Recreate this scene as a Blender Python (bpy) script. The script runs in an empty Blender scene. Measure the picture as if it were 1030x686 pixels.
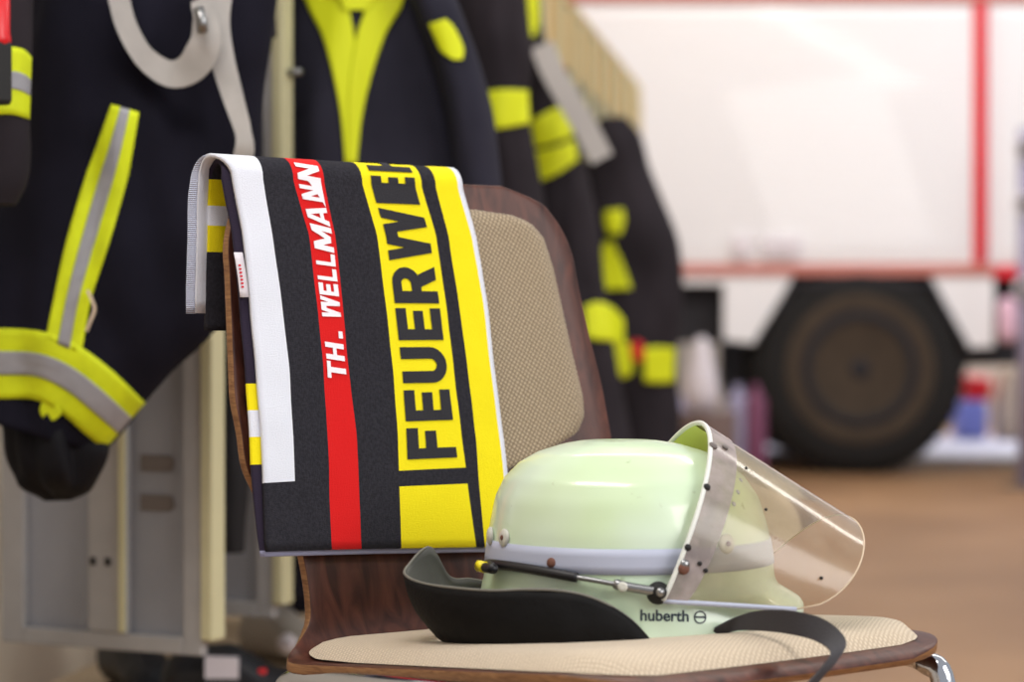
import bpy, bmesh, math, random
from mathutils import Vector, Matrix, noise
from mathutils.bvhtree import BVHTree
random.seed(4)
V = Vector
col = bpy.context.scene.collection
# ------------------------------------------------------------------ camera geometry
FPX = 2309.0
CAM = V((0, 0, 0.78))
PH = math.atan(18.0 / FPX)
FW = V((0, math.cos(PH), -math.sin(PH))); UPV = V((0, math.sin(PH), math.cos(PH))); RT = V((1, 0, 0))
def ray(u, v):
    return (RT * ((u - 515) / FPX) + UPV * (-(v - 343) / FPX) + FW)
def at(u, v, y):
    d = ray(u, v)
    return CAM + d * (y / d.y)
# ------------------------------------------------------------------ helpers
def lin(c):
    return tuple(((x / 255) / 12.92 if x / 255 <= .04045 else (((x / 255) + .055) / 1.055) ** 2.4) for x in c) + (1,)
def mat(name, rgb, rough=.5, metal=0, noise_amt=0, nscale=20, bump=0, bscale=200, coat=0, spec=.5, rgb2=None, emis=0, sheen=0, stretch=None):
    m = bpy.data.materials.new(name); m.use_nodes = True
    nt = m.node_tree; b = nt.nodes['Principled BSDF']
    b.inputs['Base Color'].default_value = lin(rgb); b.inputs['Roughness'].default_value = rough
    b.inputs['Metallic'].default_value = metal; b.inputs['Coat Weight'].default_value = coat
    b.inputs['Specular IOR Level'].default_value = spec
    if sheen: b.inputs['Sheen Weight'].default_value = sheen
    if emis:
        b.inputs['Emission Color'].default_value = lin(rgb); b.inputs['Emission Strength'].default_value = emis
    tc = nt.nodes.new('ShaderNodeTexCoord')
    src = tc.outputs['Object']
    if stretch:
        mp = nt.nodes.new('ShaderNodeMapping'); mp.inputs['Scale'].default_value = stretch
        nt.links.new(src, mp.inputs['Vector']); src = mp.outputs['Vector']
    if noise_amt or rgb2:
        n = nt.nodes.new('ShaderNodeTexNoise'); n.inputs['Scale'].default_value = nscale; n.inputs['Detail'].default_value = 6
        r = nt.nodes.new('ShaderNodeValToRGB'); nt.links.new(src, n.inputs['Vector']); nt.links.new(n.outputs['Fac'], r.inputs['Fac'])
        a = lin(rgb); c2 = lin(rgb2) if rgb2 else tuple(x * (1 - noise_amt) for x in a[:3]) + (1,)
        r.color_ramp.elements[0].color = c2; r.color_ramp.elements[0].position = .35
        r.color_ramp.elements[1].color = a; r.color_ramp.elements[1].position = .65
        nt.links.new(r.outputs['Color'], b.inputs['Base Color'])
    if bump:
        n2 = nt.nodes.new('ShaderNodeTexNoise'); n2.inputs['Scale'].default_value = bscale; n2.inputs['Detail'].default_value = 4
        bp = nt.nodes.new('ShaderNodeBump'); bp.inputs['Strength'].default_value = bump; bp.inputs['Distance'].default_value = .002
        nt.links.new(src, n2.inputs['Vector']); nt.links.new(n2.outputs['Fac'], bp.inputs['Height']); nt.links.new(bp.outputs['Normal'], b.inputs['Normal'])
    return m
def empty(name, loc, label=None, cat=None, group=None):
    o = bpy.data.objects.new(name, None); col.objects.link(o); o.location = loc; o.empty_display_size = .05
    if label: tag(o, label, cat, group)
    return o
def tag(o, label=None, cat=None, group=None, kind=None):
    if label: o['label'] = label
    if cat: o['category'] = cat
    if group: o['group'] = group
    if kind: o['kind'] = kind
    return o
def root_loc(p):
    l = V((0, 0, 0))
    while p is not None:
        l = l + p.location; p = p.parent
    return l
def mk(name, verts, faces, mats, parent=None, smooth=True, mi=None, solid=0, bevel=0, soff=0, subd=0):
    if not isinstance(mats, (list, tuple)): mats = [mats]
    l = root_loc(parent)
    if parent is None:                                   # put the origin at the base of the mesh
        n = len(verts); l = V((sum(v[0] for v in verts) / n, sum(v[1] for v in verts) / n, min(v[2] for v in verts)))
    me = bpy.data.meshes.new(name); me.from_pydata([tuple(V(v) - l) for v in verts], [], faces); me.update()
    for m in mats: me.materials.append(m)
    if mi:
        for p, k in zip(me.polygons, mi): p.material_index = k
    me.polygons.foreach_set('use_smooth', [smooth] * len(me.polygons))
    o = bpy.data.objects.new(name, me); col.objects.link(o)
    if parent is not None: o.parent = parent
    else: o.location = l
    if solid:
        s = o.modifiers.new('s', 'SOLIDIFY'); s.thickness = solid; s.offset = soff
    if bevel:
        s = o.modifiers.new('b', 'BEVEL'); s.width = bevel; s.segments = 2; s.limit_method = 'ANGLE'
    if subd:
        s = o.modifiers.new('u', 'SUBSURF'); s.levels = subd; s.render_levels = subd
    return o
class MB:
    def __init__(s): s.v = []; s.f = []; s.m = []
    def add(s, vs, fs, m=0):
        k = len(s.v); s.v += [V(x) for x in vs]; s.f += [tuple(i + k for i in f) for f in fs]; s.m += [m] * len(fs); return s
    def box(s, c, hx, hy, hz, m=0, ax=None):
        ax = ax or (V((1, 0, 0)), V((0, 1, 0)), V((0, 0, 1))); c = V(c)
        vs = [c + ax[0] * (hx * i) + ax[1] * (hy * j) + ax[2] * (hz * k) for i in (-1, 1) for j in (-1, 1) for k in (-1, 1)]
        return s.add(vs, [(0, 1, 3, 2), (4, 6, 7, 5), (0, 4, 5, 1), (2, 3, 7, 6), (0, 2, 6, 4), (1, 5, 7, 3)], m)
    def bb(s, a, b, m=0):
        a = V(a); b = V(b); c = (a + b) / 2; h = (b - a) / 2
        return s.box(c, abs(h.x), abs(h.y), abs(h.z), m)
    def tube(s, pts, r, seg=14, m=0, cap=True):
        pts = [V(p) for p in pts]; rs = r if isinstance(r, (list, tuple)) else [r] * len(pts)
        k = len(s.v); up = None
        for i, p in enumerate(pts):
            t = (pts[min(i + 1, len(pts) - 1)] - pts[max(i - 1, 0)]).normalized()
            if up is None: up = t.orthogonal().normalized()
            up = (up - t * up.dot(t)).normalized(); sd = t.cross(up)
            for j in range(seg):
                a = 2 * math.pi * j / seg; s.v.append(p + (up * math.cos(a) + sd * math.sin(a)) * rs[i])
        for i in range(len(pts) - 1):
            for j in range(seg):
                j2 = (j + 1) % seg
                s.f.append((k + i * seg + j, k + i * seg + j2, k + (i + 1) * seg + j2, k + (i + 1) * seg + j)); s.m.append(m)
        if cap:
            s.f.append(tuple(k + j for j in reversed(range(seg)))); s.m.append(m)
            s.f.append(tuple(k + (len(pts) - 1) * seg + j for j in range(seg))); s.m.append(m)
        return s
    def lathe(s, c, axis, prof, seg=48, m=0):            # prof: (radius, along)
        c = V(c); axis = V(axis).normalized(); a = axis.orthogonal().normalized(); b = axis.cross(a); k = len(s.v)
        for r, h in prof:
            for j in range(seg):
                t = 2 * math.pi * j / seg; s.v.append(c + axis * h + (a * math.cos(t) + b * math.sin(t)) * r)
        for i in range(len(prof) - 1):
            for j in range(seg):
                j2 = (j + 1) % seg; s.f.append((k + i * seg + j, k + i * seg + j2, k + (i + 1) * seg + j2, k + (i + 1) * seg + j)); s.m.append(m)
        for e, rv in ((0, True), (len(prof) - 1, False)):
            if prof[e][0] > 1e-5:
                r_ = list(range(seg)); s.f.append(tuple(k + e * seg + j for j in (reversed(r_) if rv else r_))); s.m.append(m)
        return s
    def prism(s, poly, d, m=0):                          # poly: list of 3-D points, extruded by d
        n = len(poly); vs = [V(p) for p in poly] + [V(p) + V(d) for p in poly]
        return s.add(vs, [tuple(range(n)), tuple(reversed(range(n, 2 * n)))] + [(i, i + n, (i + 1) % n + n, (i + 1) % n) for i in range(n)], m)
    def build(s, name, mats, parent=None, smooth=False, bevel=0, solid=0):
        return mk(name, s.v, s.f, mats, parent, smooth, s.m, bevel=bevel, solid=solid)
def fixn(o):
    bm = bmesh.new(); bm.from_mesh(o.data); bmesh.ops.recalc_face_normals(bm, faces=bm.faces); bm.to_mesh(o.data); bm.free(); return o
def lerp(a, b, t): return a + (b - a) * t
def pl(x, xs, ys):                                        # piecewise linear
    if x <= xs[0]: return ys[0]
    for i in range(len(xs) - 1):
        if x <= xs[i + 1]: return lerp(ys[i], ys[i + 1], (x - xs[i]) / (xs[i + 1] - xs[i]))
    return ys[-1]
def cr(pts, n):                                           # Catmull-Rom through tuples/vectors
    out = []; P = [V(p) for p in pts]
    for i in range(n):
        t = i / (n - 1) * (len(P) - 1); k = min(int(t), len(P) - 2); f = t - k
        a, b, c, d = P[max(k - 1, 0)], P[k], P[k + 1], P[min(k + 2, len(P) - 1)]
        out.append(.5 * ((2 * b) + (c - a) * f + (2 * a - 5 * b + 4 * c - d) * f * f + (3 * b - a - 3 * c + d) * f ** 3))
    return out
def sm(a, b, x):
    if a > b: return 1 - sm(b, a, x)
    x = min(1, max(0, (x - a) / (b - a))); return x * x * (3 - 2 * x)

# ------------------------------------------------------------------ materials
M = {}
M['white_terry'] = mat('white_terry', (226, 229, 240), .95, bump=.5, bscale=900, sheen=.2)
M['dark_terry'] = mat('dark_terry', (50, 49, 56), .95, noise_amt=.35, nscale=350, bump=.7, bscale=900, spec=.15)
M['red_terry'] = mat('red_terry', (215, 4, 6), .95, bump=.5, bscale=900)
M['yellow_terry'] = mat('yellow_terry', (244, 226, 0), .95, bump=.5, bscale=900)
M['purple_terry'] = mat('purple_terry', (36, 26, 48), .95, bump=.5, bscale=900)
M['hem_grey'] = mat('hem_grey', (150, 152, 182), .95, bump=.5, bscale=900)
M['letter_dark'] = mat('letter_dark', (40, 39, 45), .95, bump=.5, bscale=900)
M['letter_white'] = mat('letter_white', (244, 238, 244), .95, bump=.3, bscale=900)
M['chrome'] = mat('chrome', (205, 208, 215), .14, metal=1)
M['steel'] = mat('steel', (150, 150, 150), .35, metal=1)
M['helmet'] = mat('helmet', (214, 234, 196), .28, coat=.4)
M['helmet_in'] = mat('helmet_in', (60, 60, 55), .8)
M['reflex'] = mat('reflex', (180, 186, 206), .5)
M['leather'] = mat('leather', (17, 16, 17), .7, noise_amt=.4, nscale=40, bump=.3, bscale=150, spec=.2)
M['leather_in'] = mat('leather_in', (92, 92, 88), .8, noise_amt=.3, nscale=30)
M['leather_rim'] = mat('leather_rim', (112, 110, 102), .6)
M['strap'] = mat('strap', (58, 56, 60), .75, bump=.4, bscale=800)
M['rubber'] = mat('rubber', (22, 20, 24), .473)
M['yellow_plastic'] = mat('yellow_plastic', (235, 215, 20), .4)
M['rivet'] = mat('rivet', (205, 205, 195), .4)
M['rust'] = mat('rust', (110, 70, 55), .7)
M['dark'] = mat('dark', (20, 19, 20), .7)
M['print'] = mat('print', (30, 45, 60), .6)
M['navy'] = mat('navy', (27, 26, 38), .95, noise_amt=.35, nscale=8, bump=.25, bscale=500, spec=.15)
M['navy2'] = mat('navy2', (50, 49, 61), .95, noise_amt=.3, nscale=6, bump=.3, bscale=300, spec=.15)
M['charcoal'] = mat('charcoal', (50, 45, 50), .95, noise_amt=.3, nscale=6, spec=.15)
M['black_cloth'] = mat('black_cloth', (20, 19, 23), .8, bump=.2)
M['lining'] = mat('lining', (18, 18, 24), .7, noise_amt=.3, nscale=10, spec=.2)
M['hiviz'] = mat('hiviz', (226, 240, 6), .7, noise_amt=.18, nscale=25, bump=.2, bscale=600)
M['hiviz_soft'] = mat('hiviz_soft', (222, 230, 8), .7)
M['silver_tape'] = mat('silver_tape', (160, 160, 166), .45, noise_amt=.15, nscale=30)
M['braces'] = mat('braces', (188, 184, 180), .85, noise_amt=.12, nscale=30, bump=.3, bscale=900)
M['strap_grey'] = mat('strap_grey', (205, 200, 196), .85)
M['locker'] = mat('locker', (150, 152, 160), .5, noise_amt=.08, nscale=12)
M['locker_frame'] = mat('locker_frame', (168, 166, 166), .5, noise_amt=.1, nscale=20)
M['post'] = mat('post', (206, 200, 160), .55, noise_amt=.06, nscale=20)
M['locker_yellow'] = mat('locker_yellow', (212, 170, 96), .6)
M['slot'] = mat('slot', (112, 104, 100), .8)
M['bench'] = mat('bench', (178, 155, 125), .6, noise_amt=.15, nscale=8, stretch=(1, 8, 1))
M['red'] = mat('red', (215, 20, 30), .35)
M['truck_white'] = mat('truck_white', (236, 234, 236), .4, coat=.3)
M['truck_red'] = mat('truck_red', (222, 24, 44), .4)
M['truck_line'] = mat('truck_line', (196, 120, 108), .5)
M['truck_dark'] = mat('truck_dark', (28, 26, 32), .8)
M['tyre'] = mat('tyre', (22, 20, 20), .9, noise_amt=.3, nscale=6)
M['tyre_side'] = mat('tyre_side', (66, 54, 42), .9, noise_amt=.2, nscale=8)
M['rim'] = mat('rim', (38, 33, 30), .8, noise_amt=.2, nscale=6)
M['floor_daylit'] = mat('floor_daylit', (200, 198, 214), .5)  # floor colour with the daylight beyond the truck painted in
M['wall'] = mat('wall', (205, 196, 180), .8)
M['lamp_pink'] = mat('lamp_pink', (232, 190, 210), .3)
M['bin_grey'] = mat('bin_grey', (128, 112, 110), .6)
M['bag_white'] = mat('bag_white', (212, 205, 212), .6)
M['magenta'] = mat('magenta', (110, 55, 85), .6)
M['lilac'] = mat('lilac', (150, 144, 172), .6)
M['blue'] = mat('blue', (135, 145, 222), .5)
M['beige'] = mat('beige', (215, 195, 170), .8)
M['label_white'] = mat('label_white', (220, 212, 218), .6)
M['boot'] = mat('boot', (26, 26, 32), .45, noise_amt=.3, nscale=20)
M['concrete_shoe'] = mat('concrete_shoe', (176, 168, 158), .7)

def wood(name, a, b, scale, stretch, rough=.42):
    m = bpy.data.materials.new(name); m.use_nodes = True; nt = m.node_tree; p = nt.nodes['Principled BSDF']
    tc = nt.nodes.new('ShaderNodeTexCoord'); mp = nt.nodes.new('ShaderNodeMapping'); mp.inputs['Scale'].default_value = stretch
    w = nt.nodes.new('ShaderNodeTexNoise'); w.inputs['Scale'].default_value = scale; w.inputs['Detail'].default_value = 8; w.inputs['Distortion'].default_value = 1.2
    r = nt.nodes.new('ShaderNodeValToRGB'); r.color_ramp.elements[0].color = lin(a); r.color_ramp.elements[1].color = lin(b)
    r.color_ramp.elements[0].position = .3; r.color_ramp.elements[1].position = .72
    nt.links.new(tc.outputs['Object'], mp.inputs['Vector']); nt.links.new(mp.outputs['Vector'], w.inputs['Vector'])
    nt.links.new(w.outputs['Fac'], r.inputs['Fac']); nt.links.new(r.outputs['Color'], p.inputs['Base Color'])
    p.inputs['Roughness'].default_value = rough; p.inputs['Coat Weight'].default_value = .04; p.inputs['Specular IOR Level'].default_value = .3; p.inputs['Coat Roughness'].default_value = .25
    return m
M['ply'] = wood('ply', (52, 25, 20), (98, 56, 44), 9, (6, 6, 1))
M['ply_edge'] = wood('ply_edge', (112, 74, 46), (160, 118, 78), 40, (1, 1, 8), .4)

def weave(name, a, b, sc):
    m = bpy.data.materials.new(name); m.use_nodes = True; nt = m.node_tree; p = nt.nodes['Principled BSDF']
    tc = nt.nodes.new('ShaderNodeTexCoord'); mp = nt.nodes.new('ShaderNodeMapping'); mp.inputs['Rotation'].default_value = (0, 0, .6); nt.links.new(tc.outputs['UV'], mp.inputs['Vector'])
    vs = []
    for d in ('X', 'Y'):
        w = nt.nodes.new('ShaderNodeTexWave'); w.bands_direction = d; w.inputs['Scale'].default_value = sc; w.inputs['Distortion'].default_value = 1.5; w.inputs['Detail'].default_value = 1; w.inputs['Detail Scale'].default_value = 2
        nt.links.new(mp.outputs[0], w.inputs['Vector']); vs.append(w)
    mx = nt.nodes.new('ShaderNodeMath'); mx.operation = 'MULTIPLY'
    nt.links.new(vs[0].outputs['Fac'], mx.inputs[0]); nt.links.new(vs[1].outputs['Fac'], mx.inputs[1])
    r = nt.nodes.new('ShaderNodeValToRGB'); r.color_ramp.elements[0].color = lin(a); r.color_ramp.elements[1].color = lin(b); r.color_ramp.elements[1].position = .6
    bp = nt.nodes.new('ShaderNodeBump'); bp.inputs['Strength'].default_value = .5; bp.inputs['Distance'].default_value = .001
    nt.links.new(mx.outputs[0], r.inputs['Fac']); nt.links.new(r.outputs['Color'], p.inputs['Base Color'])
    nt.links.new(mx.outputs[0], bp.inputs['Height']); nt.links.new(bp.outputs['Normal'], p.inputs['Normal'])
    p.inputs['Roughness'].default_value = .95; p.inputs['Sheen Weight'].default_value = .2
    return m
M['weave'] = weave('weave', (126, 110, 88), (186, 168, 141), 80)
M['seat_weave'] = weave('seat_weave', (186, 168, 145), (218, 202, 178), 95)

def dirty_helmet():
    m = M['helmet']; nt = m.node_tree; p = nt.nodes['Principled BSDF']
    tc = nt.nodes.new('ShaderNodeTexCoord')
    n = nt.nodes.new('ShaderNodeTexNoise'); n.inputs['Scale'].default_value = 55; n.inputs['Detail'].default_value = 8
    r = nt.nodes.new('ShaderNodeValToRGB'); r.color_ramp.elements[0].position = .66; r.color_ramp.elements[1].position = .78
    r.color_ramp.elements[0].color = lin((214, 232, 210)); r.color_ramp.elements[1].color = lin((150, 158, 120))
    n2 = nt.nodes.new('ShaderNodeTexNoise'); n2.inputs['Scale'].default_value = 9; n2.inputs['Detail'].default_value = 2
    r2 = nt.nodes.new('ShaderNodeValToRGB'); r2.color_ramp.elements[0].color = lin((246, 250, 226)); r2.color_ramp.elements[1].color = (1, 1, 1, 1)
    r2.color_ramp.elements[0].position = .35; r2.color_ramp.elements[1].position = .6
    mx = nt.nodes.new('ShaderNodeMix'); mx.data_type = 'RGBA'; mx.blend_type = 'MULTIPLY'; mx.inputs[0].default_value = 1
    for a in (n, n2): nt.links.new(tc.outputs['Object'], a.inputs['Vector'])
    nt.links.new(n.outputs['Fac'], r.inputs['Fac']); nt.links.new(n2.outputs['Fac'], r2.inputs['Fac'])
    nt.links.new(r.outputs['Color'], mx.inputs[6]); nt.links.new(r2.outputs['Color'], mx.inputs[7]); nt.links.new(mx.outputs[2], p.inputs['Base Color'])
dirty_helmet()

def glassy(name, tint, gl=.12, haze=(0, (255, 255, 255)), dirt=0):
    m = bpy.data.materials.new(name); m.use_nodes = True; nt = m.node_tree; nt.nodes.clear()
    out = nt.nodes.new('ShaderNodeOutputMaterial'); tr = nt.nodes.new('ShaderNodeBsdfTransparent'); tr.inputs[0].default_value = lin(tint)
    g = nt.nodes.new('ShaderNodeBsdfGlossy'); g.inputs['Roughness'].default_value = .14; g.inputs[0].default_value = (1, 1, 1, 1)
    df = nt.nodes.new('ShaderNodeBsdfDiffuse'); df.inputs[0].default_value = lin(haze[1])
    fr = nt.nodes.new('ShaderNodeFresnel'); fr.inputs[0].default_value = 1.5
    a = nt.nodes.new('ShaderNodeMixShader'); b = nt.nodes.new('ShaderNodeMixShader')
    b.inputs[0].default_value = haze[0]
    if dirt:
        tc = nt.nodes.new('ShaderNodeTexCoord'); n = nt.nodes.new('ShaderNodeTexNoise'); n.inputs['Scale'].default_value = 45; n.inputs['Detail'].default_value = 8
        r = nt.nodes.new('ShaderNodeMapRange'); r.inputs[1].default_value = .4; r.inputs[2].default_value = .75; r.inputs[3].default_value = haze[0]; r.inputs[4].default_value = min(1, haze[0] + dirt)
        nt.links.new(tc.outputs['Object'], n.inputs['Vector']); nt.links.new(n.outputs['Fac'], r.inputs[0]); nt.links.new(r.outputs[0], b.inputs[0])
    nt.links.new(fr.outputs[0], a.inputs[0]); nt.links.new(tr.outputs[0], a.inputs[1]); nt.links.new(g.outputs[0], a.inputs[2])
    nt.links.new(a.outputs[0], b.inputs[1]); nt.links.new(df.outputs[0], b.inputs[2]); nt.links.new(b.outputs[0], out.inputs[0])
    return m
M['visor'] = glassy('visor', (247, 238, 222), haze=(.10, (205, 190, 165)), dirt=.14)
M['visor_strip'] = glassy('visor_strip', (200, 195, 200), haze=(.42, (176, 164, 162)), dirt=.5)
M['visor_in'] = mat('visor_in', (214, 222, 120), .5)
M['rim_white'] = mat('rim_white', (225, 228, 222), .473)

def floor_mat():
    m = bpy.data.materials.new('floor_brown'); m.use_nodes = True; nt = m.node_tree; p = nt.nodes['Principled BSDF']
    tc = nt.nodes.new('ShaderNodeTexCoord'); n = nt.nodes.new('ShaderNodeTexNoise'); n.inputs['Scale'].default_value = .8; n.inputs['Detail'].default_value = 7
    r = nt.nodes.new('ShaderNodeValToRGB'); r.color_ramp.elements[0].color = lin((134, 99, 68)); r.color_ramp.elements[1].color = lin((178, 138, 100))
    r.color_ramp.elements[0].position = .3; r.color_ramp.elements[1].position = .7
    nt.links.new(tc.outputs['Object'], n.inputs['Vector']); nt.links.new(n.outputs['Fac'], r.inputs['Fac']); nt.links.new(r.outputs['Color'], p.inputs['Base Color'])
    p.inputs['Roughness'].default_value = .5
    return m
M['floor'] = floor_mat()

# ------------------------------------------------------------------ chair frame of reference
A = math.radians(38)
TT = V((math.cos(A), math.sin(A), 0)); NN = V((math.sin(A), -math.cos(A), 0)); ZZ = V((0, 0, 1))
B0 = V((-.035, 2.157, 0)); TL = .21; CV = .30
ZTOP = .917
def back_pt(w, z, d):
    return B0 + TT * w + NN * (-TL * (z - .47) + CV * w * w + d) + ZZ * z
def back_solve(u, v, d=0):
    r = ray(u, v); y = 2.2
    def f(y):
        P = CAM + r * (y / r.y); q = P - B0; w = q.dot(TT)
        return q.dot(NN) + TL * (P.z - .47) - CV * w * w - d, w, P.z
    lo, hi = 1.6, 2.9
    flo = f(lo)[0]
    for _ in range(50):
        mid = (lo + hi) / 2; fm = f(mid)
        if (fm[0] > 0) == (flo > 0): lo = mid
        else: hi = mid
    return f((lo + hi) / 2)[1:]

# ------------------------------------------------------------------ chair
def chair():
    c = empty('chair', (B0.x, B0.y, 0), 'brown plywood chair with beige padded back and seat on chrome legs', 'chair')
    # centre profile of the shell: (n, z, half width)
    prof = []
    zs = [ZTOP - .385 * (i / 26) for i in range(27)]
    RE = sorted([back_solve(u, v)[::-1] for u, v in ((549, 199.5), (563.7, 217), (573.6, 239), (582.5, 289), (593.5, 338), (606, 388), (615, 438))])
    LE_ = sorted([back_solve(u, v)[::-1] for u, v in ((229, 200), (230, 250), (232, 300), (236, 400), (243, 435))])
    for z in zs:
        e = ZTOP - z
        hr = pl(z, [a[0] for a in RE], [a[1] for a in RE]); hl = -pl(z, [a[0] for a in LE_], [a[1] for a in LE_])
        hw = (hr + hl) / 2 if e > .09 else (pl(ZTOP - .09, [a[0] for a in RE], [a[1] for a in RE]) - pl(ZTOP - .09, [a[0] for a in LE_], [a[1] for a in LE_])) / 2
        cw = (hr - hl) / 2 if e > .09 else (pl(ZTOP - .09, [a[0] for a in RE], [a[1] for a in RE]) + pl(ZTOP - .09, [a[0] for a in LE_], [a[1] for a in LE_])) / 2
        R = .085
        if e < R: hw -= (R - math.sqrt(max(0, R * R - (R - e) ** 2))) * .9
        hw -= pl(e, [.26, .30, .34, .385], [0, .012, .034, .034])
        if e > .26: cw *= sm(.37, .26, e)
        prof.append((-TL * (z - .47), z, hw, 1.0, cw))
    n0 = prof[-1][0]; z0 = prof[-1][1]
    arc = [(n0 + .004, .515, .185), (n0 + .014, .500, .200), (n0 + .032, .489, .222), (n0 + .065, .485, .236), (n0 + .12, .489, .232), (n0 + .18, .494, .226), (n0 + .25, .500, .220),
           (n0 + .32, .506, .214), (n0 + .38, .511, .205), (n0 + .415, .511, .19), (n0 + .435, .507, .165), (n0 + .443, .501, .13)]
    for i, a in enumerate(arc): prof.append((a[0], a[1], a[2], max(0, 1 - i / 3), 0))
    W = 24; vs = []; fs = []
    pr = cr([V((p[0], p[1], p[2])) for p in prof], 110); 
    kk = cr([V((p[3], p[4], 0)) for p in prof], 110)
    for p, k in zip(pr, kk):
        for j in range(W + 1):
            w = p.z * (2 * j / W - 1) + k.y
            if k.x > .01: pos = B0 + TT * w + NN * (p.x + CV * w * w * k.x) + ZZ * p.y + ZZ * (.05 * w * w * (1 - k.x))
            else: pos = B0 + TT * w + NN * p.x + ZZ * (p.y + .05 * w * w)
            vs.append(pos)
    for i in range(len(pr) - 1):
        for j in range(W): fs.append((i * (W + 1) + j, i * (W + 1) + j + 1, (i + 1) * (W + 1) + j + 1, (i + 1) * (W + 1) + j))
    sh = mk('seat_shell', vs, fs, [M['ply'], M['ply_edge']], c); s = sh.modifiers.new('s', 'SOLIDIFY'); s.thickness = .009; s.offset = -1; s.material_offset_rim = 1
    b = sh.modifiers.new('b', 'BEVEL'); b.width = .002; b.segments = 2; b.limit_method = 'ANGLE'
    # normal direction check: make the solid grow backwards
    if sh.data.polygons[100].normal.dot(NN) < 0:
        for p in sh.data.polygons: p.flip()
    # back pad, outline in pixels read off its right side, mirrored about the middle of the back
    PE = sorted([back_solve(u, v, .004)[::-1] for u, v in ((514, 215), (536, 224), (549, 239), (558.7, 269), (568.6, 313.6), (578.6, 358), (588.5, 398), (590, 418), (583.5, 435), (563.7, 447.5), (519, 470), (485, 482))])
    zt, zb = PE[-1][0] + .003, PE[0][0]
    wr = lambda z: max(.03, pl(z, [a[0] for a in PE] + [zt], [a[1] for a in PE] + [PE[-1][1] - .04]))
    def pad(name, pt, n1, n2, half, mt, puff, uvs):
        vs = []; fs = []; uv = []
        W = 28; H = 60
        for i in range(H + 1):
            a = i / H
            for j in range(W + 1):
                b_ = 2 * j / W - 1; hw = half(a); w = hw * b_
                e = min(1 - abs(b_), 1) * hw; e2 = min(a, 1 - a) * uvs
                rr = .018 if puff < .01 else .05; k = min(1, e / rr); k2 = min(1, e2 / rr)
                d = puff * math.sqrt(max(0, 1 - (1 - k) ** 2)) * math.sqrt(max(0, 1 - (1 - k2) ** 2)) 
                vs.append(pt(w, a, d)); uv.append((w, a * uvs))
        for i in range(H):
            for j in range(W): fs.append((i * (W + 1) + j, (i + 1) * (W + 1) + j, (i + 1) * (W + 1) + j + 1, i * (W + 1) + j + 1))
        # back side closing sheet
        n = len(vs); per = [j for j in range(W + 1)] + [i * (W + 1) + W for i in range(1, H + 1)] + [H * (W + 1) + j for j in range(W - 1, -1, -1)] + [i * (W + 1) for i in range(H - 1, 0, -1)]
        o = mk(name, vs, fs, mt, c)
        u = o.data.uv_layers.new(name='UVMap')
        for lp in o.data.loops: u.data[lp.index].uv = uv[lp.vertex_index]
        return o
    pad('back_pad', lambda w, a, d: back_pt(w, lerp(zb, zt, a), .0005 + d), 0, 0, lambda a: wr(lerp(zb, zt, a)), M['weave'], .008, zt - zb)
    L = .400
    def seat_pt(w, a, d):
        n = n0 + .024 + a * L
        z = pl(n - n0, [.0, .032, .065, .12, .18, .25, .32, .38, .415, .435], [.505, .489, .486, .489, .494, .500, .506, .511, .511, .507])
        return B0 + TT * w + NN * n + ZZ * (z + .05 * w * w + .001 + d)
    def seat_hw(a):
        x = a * L; e = min(x, L - x); R = .05 if a < .5 else .075
        hw = .214 - a * .018
        if e < R: hw -= (R - math.sqrt(max(0, R * R - (R - e) ** 2))) * .8
        return hw
    pad('seat_pad', seat_pt, 0, 0, seat_hw, M['seat_weave'], .0155, L)
    # chrome frame
    def P(w, n, z): return B0 + TT * w + NN * n + ZZ * z
    for s in (-1, 1):
        m_ = MB(); w = s * .175
        w = s * .226
        path = [P(s * .235, n0 - .05, .0), P(s * .228, n0 - .01, .22), P(s * .22, n0 + .03, .42), P(w, n0 + .035, .456), P(w, n0 + .06, .472), P(w, n0 + .13, .478), P(w, n0 + .27, .487), P(w * .94, n0 + .35, .490), P(s * .200, n0 + .395, .487), P(s * .202, n0 + .415, .462), P(s * .212, n0 + .43, .3), P(s * .235, n0 + .46, 0)]
        # two legs and the rail between them
        pp = cr(path, 80)
        rail = MB().tube(pp[18:58], .0105).build('side_rail', M['chrome'], c, True)
        MB().tube(pp[:19], .0105).build('leg', M['chrome'], c, True)
        MB().tube(pp[57:], .0105).build('leg', M['chrome'], c, True)
    for n in (n0 + .13, n0 + .27):
        MB().tube([P(-.212, n, .470 if n < .2 else .480), P(.212, n, .470 if n < .2 else .480)], .009).build('cross_bar', M['chrome'], c, True)
    return c
chair()

# ------------------------------------------------------------------ towel
D_OUT = .020; D_IN = .0155
LINES = [  # boundary lines in the photograph: (u, v) top to bottom
    [(237, 190), (245, 230), (252.5, 300), (259, 370), (264.5, 440), (269, 553)],        # left edge of the face
    [(266, 190), (273.5, 236), (283, 300), (291, 370), (295, 440), (300, 553)],         # white strip right
    [(297, 190), (311, 236), (318.5, 300), (325.5, 370), (330, 440), (334, 553)],     # red left
    [(327, 190), (337, 236), (344.5, 300), (351, 370), (359, 440), (364.5, 553)],     # red right
    [(366, 190), (379, 237), (387, 300), (395, 370), (400.5, 440), (404.5, 553)],     # box left
    [(372, 190), (385, 237), (393, 300), (401, 370), (406, 440), (410, 553)],         # inner box frame left (unused border)
    [(425, 190), (439, 237), (448.5, 300), (456, 370), (464.5, 440), (480, 553)],     # box right
    [(439, 190), (451.5, 237), (461, 300), (470, 370), (479, 440), (488, 553)],       # dark right
    [(461, 190), (474.5, 237), (485.5, 300), (493, 370), (503, 440), (515, 553)],     # yellow right
    [(466, 190), (479, 237), (489.5, 300), (497, 370), (507, 440), (519, 553)],       # white hem right
]
LW = []
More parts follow.
